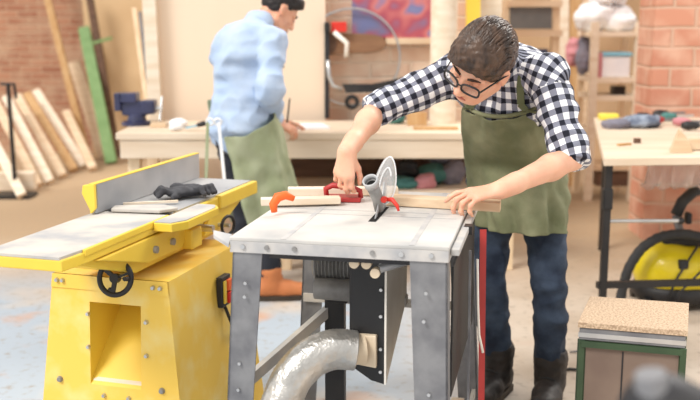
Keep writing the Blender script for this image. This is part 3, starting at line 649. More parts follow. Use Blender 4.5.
# blurred machine head close to the camera
c = V((.365, 1.08, 0))
t = empty('machine_column', c, 'blurred dark grey rounded machine head at the very front right', 'machine')
S = bbsolid([c+V((-.08,-.08,.95)), c+V((.16,.1,1.14))], .02, .004)
S.ell(c+V((0,0,1.01)), X3, (.05,.045,.055), .02); S.ell(c+V((.045,0,.985)), X3, (.075,.05,.055), .03); S.half(c+V((0,0,.94)), (0,0,-1)); build_solid(S, 'head', M['darkmetal'], t)
MB().cyl(c+V((-.012,-.01,1.04)), c+V((-.018,-.012,1.068)), .022, .018).build('cap', M['greymetal'], t, smooth='auto')  # lighter piece added to stand for the highlight on the head
MB().cyl(c+V((.015,0,0)), c+V((.015,0,.95)), .035).build('column', M['darkmetal'], t, smooth='auto'); MB().cyl(c, c+V((0,0,.02)), .12).build('foot', M['darkmetal'], t, smooth='auto')

# ------------------------------------------------------------------ jointer (local frame: x across, y along, z up)
JR = -math.atan2(.284, .959)
t = J = empty('jointer_planer', (-.89, 2.615, 0), 'yellow jointer planer with long grey tables and a flared steel base', 'jointer', rz=JR)
def jb(mb, name, m, p=None, **k): return mb.build(name, M[m], p or J, local=True, **k)
zt = .83
jb(MB().prism([(-.15,0,zt-.042),(.105,0,zt-.042),(.115,.1,zt-.042),(.115,.62,zt-.042),(-.15,.62,zt-.042)], (0,0,.034)), 'infeed_body', 'yellow', bevel=.004)
jb(MB().prism([(-.15,.0,zt-.008),(.098,.0,zt-.008),(.107,.1,zt-.008),(.107,.62,zt-.008),(-.15,.62,zt-.008)], (0,0,.008)), 'infeed_table', 'steeldust')
jb(MB().span((.107,.1,zt-.02),(.119,.62,zt+.001)), 'table_lip', 'yellow', bevel=.003)
jb(MB().span((-.15,.66,zt-.042),(.125,1.36,zt-.006)), 'outfeed_body', 'yellow', bevel=.004)
jb(MB().span((-.145,.66,zt-.006),(.11,1.35,zt+.002)), 'outfeed_table', 'steel')
jb(MB().span((.11,1.0,zt-.05),(.135,1.36,zt-.0)), 'outfeed_lip', 'yellow', bevel=.004)
jb(MB().cyl((-.14,.64,zt-.02),(.1,.64,zt-.02), .019), 'cutter_head', 'darkmetal')
# casting under tables
jb(MB().prism([(-.1,.08,zt-.042),(-.1,.42,.68),(-.1,1.05,.68),(-.1,1.30,zt-.042)], (.2,0,0)), 'main_casting', 'yellow', bevel=.006)
jb(MB().prism([(.1,.16,zt-.045),(.1,.46,.705),(.1,.7,.70),(.1,.78,zt-.045)], (.022,0,0)), 'side_rib', 'yellow', bevel=.004)
jb(MB().prism([(.1,.95,zt-.045),(.1,.88,.70),(.1,1.0,.70),(.1,1.25,zt-.045)], (.022,0,0)), 'side_rib', 'yellow', bevel=.004)
jb(MB().span((.1,.72,.69),(.15,.8,.76)), 'gib_block', 'yellow', bevel=.006)
jb(MB().cyl((.1,.85,.74),(.17,.85,.74), .013), 'lock_bolt', 'chrome')
for yy in (.5,.62): jb(MB().cyl((.12,yy,.74),(.132,yy,.74), .012), 'hex_bolt', 'midm')
# rabbeting ledge
jb(MB().prism([(.12,.50,zt-.03),(.185,.50,zt-.03),(.215,.56,zt-.03),(.215,.80,zt-.03),(.19,.84,zt-.03),(.12,.84,zt-.03)], (0,0,.028)), 'rabbet_ledge', 'yellow', bevel=.003)
jb(MB().prism([(.121,.505,zt-.002),(.18,.505,zt-.002),(.207,.56,zt-.002),(.207,.79,zt-.002),(.187,.83,zt-.002),(.121,.83,zt-.002)], (0,0,.003)), 'ledge_plate', 'steeldust')
# fence
f = jb(MB().span((-.135,.56,zt+.003),(-.12,1.36,zt+.103)), 'fence', 'steel', bevel=.002)
jb(MB().prism([(-.142,.555,zt+.004),(-.142,.555,zt+.104),(-.136,.555,zt+.104),(-.136,.555,zt+.004)], (0,.805,0)), 'fence_back', 'yellow', f)
jb(MB().span((-.142,.554,zt+.102),(-.119,1.361,zt+.1045)), 'fence_edge', 'yellow', f)
jb(MB().prism([(-.136,.552,zt+.003),(-.12,.552,zt+.02),(-.12,.552,zt+.105),(-.165,.552,zt+.098),(-.17,.552,zt+.07)], (0,.02,0)), 'fence_end', 'yellow', f, bevel=.003)
jb(MB().span((-.22,.9,zt-.03),(-.15,.98,zt+.05)), 'fence_bracket', 'darkmetal', bevel=.004)
# cutter guard arm and bar across
jb(MB().prism([(-.09,.60,zt+.003),(.08,.62,zt+.003),(.12,.68,zt+.003),(.05,.72,zt+.003),(-.11,.66,zt+.003)], (0,0,.012)), 'cutter_guard', 'steeldust', bevel=.003)
# base
def frus(x0,x1,y0,y1,z0,z1,fl): # ring at height with flare
    return [[(x0-fl*q, y0-fl*q*.6, z), (x1+fl*q, y0-fl*q*.6, z), (x1+fl*q, y1+fl*q*.6, z), (x0-fl*q, y1+fl*q*.6, z)] for q, z in ((1, z0), (0, z1))]
bx0, bx1, by0, by1, bz1, fl = -.215, .20, .43, 1.03, .655, .07
def bpt(u, z, out=0):    # point on the front face, u across 0..1
    q = (bz1-z)/bz1; return V((bx0-fl*q+(bx1-bx0+2*fl*q)*u, by0-fl*q*.6-out, z))
B0, B1 = frus(bx0,bx1,by0,by1,0,bz1,fl)
mb = MB(); mb.add([*B0, *B1], [(1,2,6,5),(2,3,7,6),(3,0,4,7),(4,5,6,7)])
# front face with opening
def at(xx, z): q = (bz1-z)/bz1; return V((xx, by0-fl*q*.6, z))
ox0, ox1, oz0, oz1 = -.08, .105, .295, .57
A0, A1, A2, A3 = V(B0[0]), V(B0[1]), V(B1[1]), V(B1[0]); O0, O1, O2, O3 = at(ox0,oz0), at(ox1,oz0), at(ox1,oz1), at(ox0,oz1)
mb.add([A0,A1,A2,A3,O0,O1,O2,O3], [(0,1,5,4),(1,2,6,5),(2,3,7,6),(3,0,4,7)])
base = jb(mb, 'base', 'yellowd')
I = V((0,.26,0)); 
jb(MB().add([O0,O1,O2,O3,O2+I,O3+I], [(0,1,4,5),(1,2,4),(0,5,3),(2,3,5,4)]), 'chip_chute', 'yellow', base)
jb(MB().prism([at(ox0+.004,oz0+.003)+V((0,.004,0)), at(ox1-.004,oz0+.003)+V((0,.004,0)), at(ox1-.004,oz0+.06)+V((0,.07,0)), at(ox0+.06,oz0+.02)+V((0,.03,0))], (0,.01,.012)), 'sawdust_heap', 'woodw', base, kind='stuff')
for z in (.655,):
    jb(MB().add([bpt(0,z,.004), bpt(1,z,.004), bpt(1,z-.045,.004), bpt(0,z-.045,.004), bpt(0,z,-.006), bpt(1,z,-.006), bpt(1,z-.045,-.006), bpt(0,z-.045,-.006)], [(0,1,2,3),(4,7,6,5),(0,4,5,1),(2,6,7,3),(0,3,7,4),(1,5,6,2)]), 'top_band', 'yellowd', base)
def bolt(p, r=.008, m='chrome', par=None): jb(MB().cyl(p, V(p)+V((0,-.009,0)), r, r*.7, 10), 'bolt', m, par or base)
for u, z in ((.05,.635),(.10,.635),(.88,.635),(.94,.635)): bolt(bpt(u,z,.005))
for xx, z in ((-.085,.53),(-.085,.42),(.125,.52),(.125,.41),(-.03,.262),(.06,.262)): bolt(at(xx,z)-V((0,.001,0)))
for u in (.12,.88): bolt(bpt(u,.3,.001), .011, 'midm')
bolt(at(0.0,.615)-V((0,.004,0)), .01, 'darkmetal')
# switch on the right face
def rpt(y, z, out=0): q = (bz1-z)/bz1; return V((bx1+fl*q+out, y, z))
s = jb(MB().box(rpt(.80,.53,.012), (.024,.075,.11)), 'switch_box', 'black', bevel=.004)
jb(MB().box(rpt(.815,.55,.028), (.014,.036,.04)), 'start_button', 'orange', s, bevel=.003)
jb(MB().box(rpt(.815,.505,.028), (.014,.036,.04)), 'stop_button', 'redlev', s, bevel=.003)
jb(MB().box(rpt(.78,.53,.026), (.008,.016,.08)), 'switch_plate', 'yellow', s)
jb(MB().tube([rpt(.80,.47,.01), rpt(.81,.40,.025), rpt(.85,.36,.01)], .006), 'switch_cable', 'black')
# handwheel
hc = V((.065,.345,.680)); ax = V((.12,-1,.25)).normalized(); xx, yy, zz = frame(ax)
hw = jb(MB().ring(hc, ax, .052, .0085, 40, 10), 'handwheel', 'black', smooth=True)
for k in range(3):
    a = 2*PI*k/3+.4; jb(MB().bar(hc, hc+(xx*math.cos(a)+yy*math.sin(a))*.05, .014, .007), 'spoke', 'black', hw)
jb(MB().cyl(hc-ax*.012, hc+ax*.012, .015), 'hub', 'black', hw)
jb(MB().cyl(hc, hc+V((0,.1,0)), .008), 'shaft', 'chrome', hw)
jb(MB().cyl(hc+xx*.045+ax*.01, hc+xx*.045+ax*.035, .007), 'crank_knob', 'black', hw)
# right side small black knob on the jointer's far side
jb(MB().ring((.16,1.0,.72), (1,-.3,0), .035, .006, 24, 8), 'small_handwheel', 'black', smooth=True)
jb(MB().cyl((.11,1.0,.72),(.17,1.0,.72), .008), 'small_shaft', 'chrome')
# stick and gloves on the jointer
def jw(x,y,z): return W[J] @ V((x,y,z))
single(MB().bar(jw(-.1,.70,zt+.012), jw(.06,.80,zt+.012), .012, .008), 'push_stick', M['woodw'], 'thin pale stick lying across the jointer beside the dark gloves', 'stick')
def glove(c, ang, label, seed):
    c = V(c); f = V((math.cos(ang), math.sin(ang), 0)); l = V((-f.y, f.x, 0)); S = bbsolid([c-V((.12,.12,.01)), c+V((.12,.12,.08))], .01, .004)
    S.ell(c+V((0,0,.022)), (f,l,up), (.05,.04,.02), .015); S.cap(c-f*.03+V((0,0,.02)), c-f*.075+V((0,0,.022)), .022, .028, .015, up, .6)
    for k in range(4):
        b0 = c+f*.03+l*(-.03+.02*k)+V((0,0,.022)); rr = random.Random(seed+k); S.cap(b0, b0+f*.03+V((0,0,.012)), .0105, .010, .008); S.cap(b0+f*.03+V((0,0,.012)), b0+f*(.05)+l*rr.uniform(-.01,.01)+V((0,0,-.006)), .010, .0085, .006)
    S.cap(c+l*.03+V((0,0,.02)), c+l*.055+f*.03+V((0,0,.015)), .012, .010, .008)
    build_solid(S, 'work_glove', M['glove'], wr=.002, wf=60, seed=seed, label=label, cat='glove', group='gloves on the jointer')
glove(jw(.015,.90,zt+.004), math.radians(200), 'dark grey work glove, the left of the pair on the jointer', 3)
glove(jw(.045,.955,zt+.006), math.radians(-30), 'dark grey work glove, the right of the pair on the jointer', 8)

# ------------------------------------------------------------------ table saw (local frame)
SC = V((.05, 3.022, 0)); SR = -math.radians(11.8)
SAW = empty('table_saw', SC, 'dusty grey table saw on flared metal legs in the centre', 'table saw', rz=SR)
def sb(mb, name, m, p=None, **k): return mb.build(name, M[m], p or SAW, local=True, **k)
def sw(x,y,z): return W[SAW] @ V((x,y,z))
Z = .87
sb(MB().span((-.31,-.425,Z-.012),(.31,.405,Z)), 'table_surface', 'sawtop', bevel=.003)
sb(MB().span((-.309,-.424,Z-.045),(.309,-.412,Z-.011)), 'front_skirt', 'sawedge', bevel=.002)
sb(MB().span((-.309,-.41,Z-.045),(-.297,.40,Z-.011)), 'side_skirt', 'sawedge')
sb(MB().span((.297,-.41,Z-.045),(.309,.40,Z-.011)), 'side_skirt', 'sawedge')
sb(MB().span((-.309,.39,Z-.045),(.309,.402,Z-.011)), 'rear_skirt', 'sawedge')
for x in (-.27,-.2,-.12,.10,.18,.262): sb(MB().cyl((x,-.424,Z-.026),(x,-.430,Z-.026), .007, n=12), 'skirt_bolt', 'chrome' if x in (-.27,.18,.262) else 'midm')
sb(MB().prism([(-.31,-.43,Z-.03),(-.365,-.40,Z-.012),(-.37,-.385,Z-.002),(-.31,-.40,Z-.008)], (0,0,.01)), 'corner_ear', 'sawedge')
for yy in (-.05,.02): sb(MB().span((-.292,yy,Z+.0002),(.292,yy+.002,Z+.0006)), 'surface_joint', 'steel')
for x in (-.16,.2): sb(MB().span((x,-.424,Z+.0002),(x+.016,.40,Z+.0008)), 'mitre_slot', 'sawedge')
def lg(x0, y0, x1, y1, w=.082):
    a = V((x0,y0,Z-.042)); b = V((x1,y1,0)); sx = 1 if x0 < 0 else -1
    sb(MB().prism([a, a+V((sx*w*1.05,0,0)), b+V((sx*w*.85,0,0)), b], (0,.006,0)).prism([a, a+V((0,.06,0)), b+V((0,.06,0)), b], (sx*.006,0,0)), 'leg', 'greymetal')
lg(-.302,-.418,-.345,-.44); lg(.305,-.418,.325,-.44,.098); lg(-.30,.395,-.345,.42); lg(.30,.395,.345,.42)
for (x,z) in ((-.262,.74),(-.265,.70),(-.285,.5),(-.29,.42),(.25,.74),(.245,.66),(.262,.45)): sb(MB().cyl((x,-.42-.01,z),(x,-.436,z), .005, n=8), 'rivet', 'chrome')
sb(MB().span((-.20,-.40,Z-.062),(.20,-.37,Z-.036)), 'cross_beam', 'darkmetal')
# lower stretchers
for a, b in (((-.325,-.40,.14),(-.325,.39,.14)),((.315,-.40,.14),(.325,.39,.14))):
    sb(MB().bar(a, b, .03, .012, side=(0,0,1)), 'side_stretcher', 'steeldust')
sb(MB().bar((-.31,.40,.46),(.31,.40,.46), .03, .012, side=(0,0,1)), 'rear_stretcher', 'steeldust')
sb(MB().bar((-.12,.10,.56),(.12,.10,.56), .03, .05, side=(0,0,1)), 'motor_rail', 'steel')
sb(MB().bar((-.30,-.30,.40),(-.09,.12,.56), .035, .02, side=(0,0,1)), 'diagonal_brace', 'steeldust')
sb(MB().span((-.14,.02,.2),(-.075,.05,.66)), 'support_plate', 'blackm')
# motor
mo = sb(MB().lathe((-.165,-.02,.705), (1,0,0), [(0,.02),(.005,.05),(.01,.062)]+[(.01+.012*i/2, .062 if i % 2 else .055) for i in range(1,24)]+[(.15,.05),(.155,.02)], 28), 'motor', 'midm')
sb(MB().lathe((-.15,-.08,.635), (1,0,0), [(0,.01),(.004,.034),(.11,.036),(.125,.03),(.13,.01)], 24), 'capacitor', 'midm', mo, smooth='auto')
sb(MB().box((-.085,-.02,.61), (.07,.06,.06)), 'motor_foot', 'blackm', mo, bevel=.004)
# blade housing
ho = sb(MB().prism([(.01,-.28,Z-.045),(.11,-.28,Z-.045),(.11,-.28,.41),(.07,-.28,.42),(.01,-.28,.46)], (0,.006,0)), 'housing_front', 'blackm', bevel=.002)
sb(MB().prism([(.11,-.28,Z-.045),(.11,.12,Z-.045),(.11,.12,.56),(.11,-.28,.41)], (.006,0,0)), 'housing_side', 'whitewall')  # lit side of the housing, its brightness put into the white colour
sb(MB().prism([(.005,-.275,Z-.045),(.005,.12,Z-.045),(.005,.12,.60),(.005,-.275,.46)], (.006,0,0)), 'housing_side', 'darkmetal')
for z in (.78,.70,.62,.52,.45): sb(MB().cyl((.10,-.281,z),(.10,-.288,z), .005, n=8), 'rivet', 'chrome', ho)
for x, z in ((.04,.80),(.075,.80),(.10,.775)): sb(MB().cyl((x,-.36,z),(x,-.385,z), .014, n=18), 'rail_roller', 'beige', smooth='auto')
sb(MB().cyl((.11,-.37,.785),(.19,-.33,.805), .012), 'tilt_rod', 'steel')
# dust outlet and duct
sb(MB().prism([(.01,-.30,.565),(.09,-.30,.565),(.09,-.30,.465),(.01,-.30,.475)], (0,.02,0)), 'dust_outlet', 'beige', bevel=.004)
sb(MB().cyl((.05,-.29,.52),(.01,-.31,.52), .045, n=24), 'outlet_collar', 'beige', smooth='auto')
pts = [V(q) for q in ((.03,-.31,.52),(-.03,-.33,.53),(-.09,-.36,.51),(-.14,-.40,.46),(-.17,-.44,.37),(-.185,-.48,.26),(-.195,-.52,.12),(-.195,-.54,.03))]
P = []
for i in range(len(pts)-1):
    for k in range(20): P.append(pts[i].lerp(pts[i+1], k/20))
P.append(pts[-1])
for _ in range(60): P = [P[0]]+[(P[i-1]+P[i]*2+P[i+1])/4 for i in range(1, len(P)-1)]+[P[-1]]
sb(MB().tube(P, [.058+(.0015 if i % 2 else 0) for i in range(len(P))], 28), 'dust_duct', 'foil', smooth=True)
# right side: dark panel, strap, rail
sb(MB().span((.311,-.36,.42),(.317,.36,.80)), 'side_panel', 'blackm')
sb(MB().span((.312,-.40,Z-.03),(.335,.40,Z-.012)), 'fence_rail', 'steeldust', bevel=.002)
sb(MB().span((.32,-.1,Z-.036),(.345,-.06,Z-.01)), 'rail_clamp', 'blackm')
sb(MB().span((.25,-.38,.10),(.295,.36,.13)), 'lower_shelf', 'benchtop')
sb(MB().bar((.352,-.16,.05),(.345,-.16,.8), .007, .010), 'rear_guide', 'greymetal')
# outlet hose behind
sb(MB().tube([(.16,.12,.47),(.2,.16,.42),(.27,.2,.42)], .006), 'thin_hose', 'beige', smooth=True)
# riving knife, dust port, guard
bxp = .046
sb(MB().span((bxp-.012,-.14,Z+.0003),(bxp+.012,.10,Z+.0012)), 'blade_slot', 'blackhole')  # black plate on the surface stands for the shade in the open slot
sb(MB().prism([(bxp,-.10,Z+.001),(bxp,-.07,Z+.001),(bxp,.02,Z+.045),(bxp,.01,Z+.055),(bxp,-.03,Z+.045)], (.003,0,0)), 'riving_knife', 'steel')
gd = sb(MB().tube([(bxp,-.02,Z+.012),(bxp-.002,-.03,Z+.05),(bxp-.014,-.075,Z+.105)], [.012,.0165,.018], 20, cap=False), 'dust_port', 'midm', smooth=True, solid=.004)
mth = V((bxp-.014,-.075,Z+.105)); dr = V((-.012,-.045,.055)).normalized()
sb(MB().tube([mth-dr*.006, mth+dr*.018], [.021,.0225], 24, cap=False), 'port_mouth', 'steel', gd, smooth=True, solid=.005)
sb(MB().cyl(mth-dr*.004, mth-dr*.001, .018), 'port_inside', 'blackhole', gd)  # black disc stands for the shade inside the hollow port
g = []
gx, gy = V((.95,-.25,0)).normalized(), V((.14,.1,1)).normalized(); gn = gx.cross(gy)
gc = V((bxp+.008, .07, Z+.092))
for i in range(32):
    a = 2*PI*i/32; g.append(gc+gx*(.034*math.cos(a)*(1-.25*math.sin(a)))+gy*(.078*math.sin(a)))
gu = sb(MB().prism(g, gn*.022), 'blade_guard', 'clear', bevel=.005)
sb(MB().tube([p+gn*.002 for p in g]+[g[0]+gn*.002], .0022, 6), 'guard_rim', 'whitebag', gu)
sb(MB().tube([p.lerp(gc,.45)+gn*.004 for p in g[2:22]], .0022, 6), 'guard_rib', 'whitebag', gu)
sb(MB().prism([(bxp,0.0,Z+.002),(bxp,.10,Z+.002),(bxp,.10,Z+.07),(bxp,.06,Z+.09)], (.003,0,0)), 'splitter', 'steel')
sb(MB().tube([(bxp+.012,-.03,Z+.05),(bxp+.045,-.04,Z+.052),(bxp+.062,-.05,Z+.035),(bxp+.068,-.055,Z+.02)], [.006,.0075,.006,.004], 10), 'lock_lever', 'redlev', smooth=True)
sb(MB().cyl((bxp+.02,-.05,Z+.052),(bxp+.02,-.035,Z+.052), .010), 'lever_hub', 'redlev')
# things on the saw
single(MB().bar(AH(288,196,Z)+V((0,0,.016)), AH(398,196,Z)+V((0,.02,.016)), .026, .05, side=(0,0,1)), 'fence_board', M['woodw'], 'long whitish board lying across the back of the saw table', 'board', bevel=.002)
single(MB().bar(AH(261,207,Z)+V((0,0,.018)), AH(340,205,Z)+V((0,0,.018)), .022, .045, side=(0,0,1)), 'short_board', M['woodw'], 'short whitish board sticking out at the back left of the saw table', 'board', bevel=.002)
pc = AH(285,213,Z)+V((-.01,0,.004))
single(MB().tube([pc+V(q) for q in ((-.02,-.045,.008),(-.024,-.035,.03),(-.01,-.03,.052),(.015,-.025,.058),(.04,-.02,.045))], [.010,.014,.016,.014,.009], 12), 'push_hook', M['orange'], 'curved orange hook on the back left corner of the saw table', 'hook', smooth=True)
# red push block under the right hand
rc = AH(343,201,Z)+V((0,0,.001)); 
t = PB = empty('push_block', rc, 'red push block with a grip under the man\'s straight arm', 'push block', rz=math.radians(-4))
def pb(mb, name, m, **k): return mb.build(name, M[m], PB, local=True, **k)
pb(MB().span((-.058,-.035,.0),(.062,.045,.016)), 'base_plate', 'red', bevel=.004)
pb(MB().tube([(-.055,0,.012),(-.058,0,.04),(-.035,0,.052),(.03,0,.046),(.058,0,.034),(.06,0,.01)], [.009,.010,.010,.010,.009,.009], 12), 'grip', 'red', smooth=True)
pb(MB().cyl((-.055,-.036,.014),(-.055,-.05,.014), .011), 'knob', 'chrome'); pb(MB().cyl((-.02,-.034,.012),(-.02,-.044,.012), .007), 'screw', 'chrome')
# board being pushed
e0, e1 = AH(384,206,Z), AH(500,213,Z)
single(MB().prism([e0+V((0,0,.002)), e1+V((0,0,.002)), e1+V((.012,.06,.002)), e0+V((.012,.06,.002))], (0,0,.03)), 'wood_workpiece', M['wood'], 'straight pine strip held on the saw by the man\'s flat hand', 'wood strip', bevel=.002)
# red strap and white cord hanging by the saw's right side
ps = sw(.372,-.02,0)
single(MB().bar(ps+V((0,0,.835)), ps+V((.012,.02,.17)), .02, .004, side=(1,0,0)), 'red_strap', M['red'], 'narrow red strap hanging down beside the saw\'s right side', 'strap')
single(MB().tube([sw(.362,-.1,.76), sw(.367,-.1,.62), sw(.372,-.09,.52), sw(.385,-.08,.46)], .004), 'cord', M['whitewall'], 'thin white cord hanging beside the red strap', 'cord', smooth=True)
# ------------------------------------------------------------------ people
def unit(v): return V(v).normalized()
def hand(S, wrist, al, dor, lat, curls, spread=(.10,.02,-.06,-.14), thumb=((.5,.75,-.35),(.15,.95,-.4)), sc=1.0, k=.007):
    """adds palm, four fingers and a thumb; al = along the hand, dor = back of the hand, lat = thumb side"""
    al, dor, lat = unit(al), unit(dor), unit(lat)
    xs = (.031,.011,-.010,-.029); kn = (.088,.092,.087,.078); ln = ((.042,.026,.021),(.047,.030,.022),(.043,.028,.021),(.033,.021,.019)); rr = (.0092,.0095,.009,.0078)
    w = V(wrist)
    for i in range(4):
        K = w+(lat*xs[i]+al*kn[i]+dor*(.004 if i in (1,2) else 0))*sc
        S.cap(w+lat*xs[i]*.45*sc+al*.01*sc, K, .0165*sc, .0125*sc, .016, dor, .85)
        d = (al+lat*spread[i]).normalized(); p = K; ang = 0; c = curls[i]
        for j in range(3):
            ang += c[j]; q = p+(d*math.cos(ang)-dor*math.sin(ang))*ln[i][j]*sc
            r0 = rr[i]*sc*(1-.07*j); S.cap(p, q, r0*1.04, r0*.93, k); p = q
    b = w+(lat*.018+al*.022-dor*.006)*sc; d1 = (lat*thumb[0][0]+al*thumb[0][1]+dor*thumb[0][2]).normalized(); d2 = (lat*thumb[1][0]+al*thumb[1][1]+dor*thumb[1][2]).normalized()
    m1 = b+d1*.046*sc; m2 = m1+(d1+d2).normalized()*.032*sc; m3 = m2+d2*.027*sc
    S.cap(b, m1, .016*sc, .0125*sc, .014); S.cap(m1, m2, .0112*sc, .0105*sc, .006); S.cap(m2, m3, .0105*sc, .0085*sc, .005)
def headsolid(S, c, f, u, l, s=1.0, k=.02):
    P = lambda a, b, d: V(c)+(f*a+l*b+u*d)*s
    A = (f, l, u)
    R = lambda *r: [q*s for q in r]
    S.ell(P(-.012,0,.028), A, R(.098,.077,.092), k)
    S.ell(P(.022,0,-.035), A, R(.070,.060,.075), k)
    S.ell(P(.05,0,-.088), A, R(.036,.034,.026), k)       # chin
    for q in (-1,1):
        S.cap(P(-.005,.055*q,-.06), P(.05,.025*q,-.09), .018*s, .018*s, .025)   # jaw
        S.ell(P(.062,.040*q,-.022), A, R(.022,.024,.02), .02)      # cheek
        S.ell(P(.087,.032*q,.008), A, R(.016,.019,.0125), .010, sub=True)  # socket
        S.cap(P(.083,.012*q,.026), P(.072,.052*q,.024), .009*s, .008*s, .014)  # brow
        S.ell(P(-.006,.078*q,-.004), [unit(f-l*.35*q), unit(l+f*.35*q), u], R(.019,.0075,.032), .006)
        S.ell(P(.000,.087*q,.0), [unit(f-l*.35*q), unit(l+f*.35*q), u], R(.010,.005,.018), .004, sub=True)
        S.cap(P(-.002,.081*q,-.024), P(.002,.079*q,-.03), .007*s, .006*s, .004)
        S.ell(P(.101,.011*q,-.034), A, R(.011,.008,.007), .006)
    S.cap(P(.088,0,.018), P(.112,0,-.028), .0085*s, .012*s, .012)
    S.ell(P(.086,0,-.056), A, R(.014,.024,.006), .006); S.ell(P(.084,0,-.069), A, R(.013,.020,.0065), .006)
    S.cap(P(.093,-.018,-.062), P(.093,.018,-.062), .0018*s, .0018*s, .002, sub=True)
    return P
def facebits(par, P, f, l, u, closed=True, glasses=True, s=1.0):
    for q in (-1,1):
        S = bbsolid([P(.07,.031*q,.006)-V((.02,.02,.02)), P(.07,.031*q,.006)+V((.02,.02,.02))], .002, .0015)
        S.ell(P(.0765,.031*q,.006), (f,l,u), (.0125,.0135,.0115), .002)
        e = build_solid(S, 'eye', M['skin2'] if closed else M['white'], par)
        if closed: MB().tube([P(.0895,.020*q,.003), P(.0925,.031*q,-.001), P(.088,.042*q,.003)], .0014, 6).build('eyelashes', M['brow'], e)
        else: MB().cyl(P(.088,.031*q,.004), P(.0903,.031*q,.003), .0055).build('iris', M['brow'], e)
        MB().tube([P(.094,.013*q,.024), P(.092,.030*q,.031), P(.078,.050*q,.025)], [.0035,.0042,.002], 8).build('eyebrow', M['brow'], par, smooth=True)
    MB().tube([P(.0985,-.022,-.060), P(.1015,-.008,-.057), P(.1015,.008,-.057), P(.0985,.022,-.060)], [.002,.0045,.0045,.002], 8).build('lips', M['lips'], par, smooth=True)
    if glasses:
        g = None
        for q in (-1,1):
            pts = []
            for i in range(28):
                a = 2*PI*i/28; ca, sa = math.cos(a), math.sin(a)
                x = .027*math.copysign(abs(ca)**.6, ca); z = .0185*math.copysign(abs(sa)**.6, sa)*(1+.12*q*ca)
                pts.append(P(.113-.010*abs(x*q+.034)/.05, .034*q+x, .002+z))
            o = MB().tube(pts+[pts[0], pts[1]], .0034, 8, cap=False)
            if g is None:
                g = o.build('spectacles', M['black'], par, smooth=True)
                MB().tube([P(.112,-.009,.008), P(.116,0,.011), P(.112,.009,.008)], .0024, 8).build('bridge', M['black'], g)
            else: o.build('rim', M['black'], g, smooth=True)
            MB().add(pts, [tuple(range(28))]).build('lens', M['lens'], g, solid=.001)
            MB().bar(P(.104,.061*q,.010), P(.010,.081*q,.012), .0035, .006, side=l).tube([P(.010,.081*q,.012), P(-.012,.084*q,.006), P(-.024,.084*q,-.012)], .0028, 8).build('temple', M['black'], g)
def plateloft(rows, m, name, par, th=.004, thick_wr=.004, seed=0, **k):
    """cloth sheet from rows of points"""
    rows = [[V(p) for p in r] for r in rows]; n = len(rows[0])
    mb = MB(); mb.loft(rows, cap=False, closed=False); return mb.build(name, m, par, smooth=True, solid=th, sub=1, **k)

# ======== man in the plaid shirt
Cn = V(AD(507,60,3.42)); Pv = V(AD(515,160,3.70)); 
Ls, Rs = V(AD(546,76,3.32)), V(AD(458,74,3.50))
Le, Re = V(AD(572,158,3.17)), V(AD(376,110,3.42))
Lw, Rw = V(AD(500,190,2.99)), V(AD(347,151,3.18))
Hc = V(AD(482,64,3.20))
Lh, Rh = V(AD(541,168,3.68)), V(AD(491,168,3.74))
Lk, Rk = V(AD(549,285,3.56)), V(AD(489,285,3.64))
La, Ra = V(AD(550,377,3.60)), V(AD(497,375,3.68)); La.z = .11; Ra.z = .11
HS = 1.12; hf = unit((-.64,-.54,-.54)); hl = V((.755,-.42,-.49)); hl = unit(hl-hf*hl.dot(hf)); hu = hf.cross(hl).normalized()
tf = V((-.42,-.9,0)).normalized(); ts = V((.9,-.42,0)).normalized()    # body front, body's left
MAN = empty('person', ((La+Ra)/2).xy.to_3d(), 'man with glasses in a plaid shirt and olive apron leaning over the table saw', 'person')
chest = Pv.lerp(Cn,.66); waist = Pv.lerp(Cn,.3); spine = unit(Cn-Pv); tff = unit(tf-spine*tf.dot(spine))
S = Solid((-.1,2.85,0.0), (.95,3.98,1.56), .0052)
S.ell(Pv, (ts,tff,spine), (.145,.10,.13), .04); S.cap(Pv, waist, .105, .10, .04, ts, 1.3); S.cap(waist, chest, .10, .115, .04, ts, 1.35)
S.ell(chest+spine*.03, (ts,tff,spine), (.155,.105,.13), .04)
for s_ in (Ls, Rs): S.cap(Cn.lerp(s_,.25)-spine*.03, s_, .05, .05, .05)
nb = Hc-hf*.04-hu*.07
S.cap(Cn-spine*.02, nb, .056, .052, .03)
for sh, el, wr_ in ((Ls,Le,Lw),(Rs,Re,Rw)):
    S.cap(sh, el, .047, .038, .03); fm = el.lerp(wr_,.3); S.cap(el, fm, .039, .042, .02); S.cap(fm, wr_, .042, .027, .02); S.cap(el.lerp(wr_,.8), wr_, .030, .024, .02, None, 1)
hand(S, Lw, (-1,-.10,-.16), (-.12,-.28,.95), unit(V((-1,-.10,-.16)).cross(V((-.12,-.28,.95)))), ((.15,.35,.3),(.35,.75,.5),(.45,.85,.55),(.5,.9,.6)), spread=(.28,.02,-.14,-.30), thumb=((.6,.75,-.25),(.2,.95,-.3)))
al_ = V((-.14,-.16,-.97)); do_ = V((-.25,-.93,.2)); hand(S, Rw, al_, do_, -unit(al_.cross(do_)), ((.35,.75,.5),(.4,.8,.5),(.45,.85,.55),(.5,.9,.55)), thumb=((.6,.8,-.35),(.0,.95,-.3)), sc=.92)
for hp_, kn_, an_ in ((Lh,Lk,La),(Rh,Rk,Ra)):
    S.cap(hp_, kn_, .078, .052, .03); S.cap(kn_, kn_.lerp(an_,.35), .050, .052, .03); S.cap(kn_.lerp(an_,.3), an_, .052, .036, .03)
    S.cap(an_, an_+V((-.02,-.02,-.04)), .04, .04, .02)
HP = headsolid(S, Hc, hf, hu, hl, HS)
body = build_solid(S, 'body', M['skin'], MAN, smooth=1)
facebits(MAN, HP, hf, hl, hu)
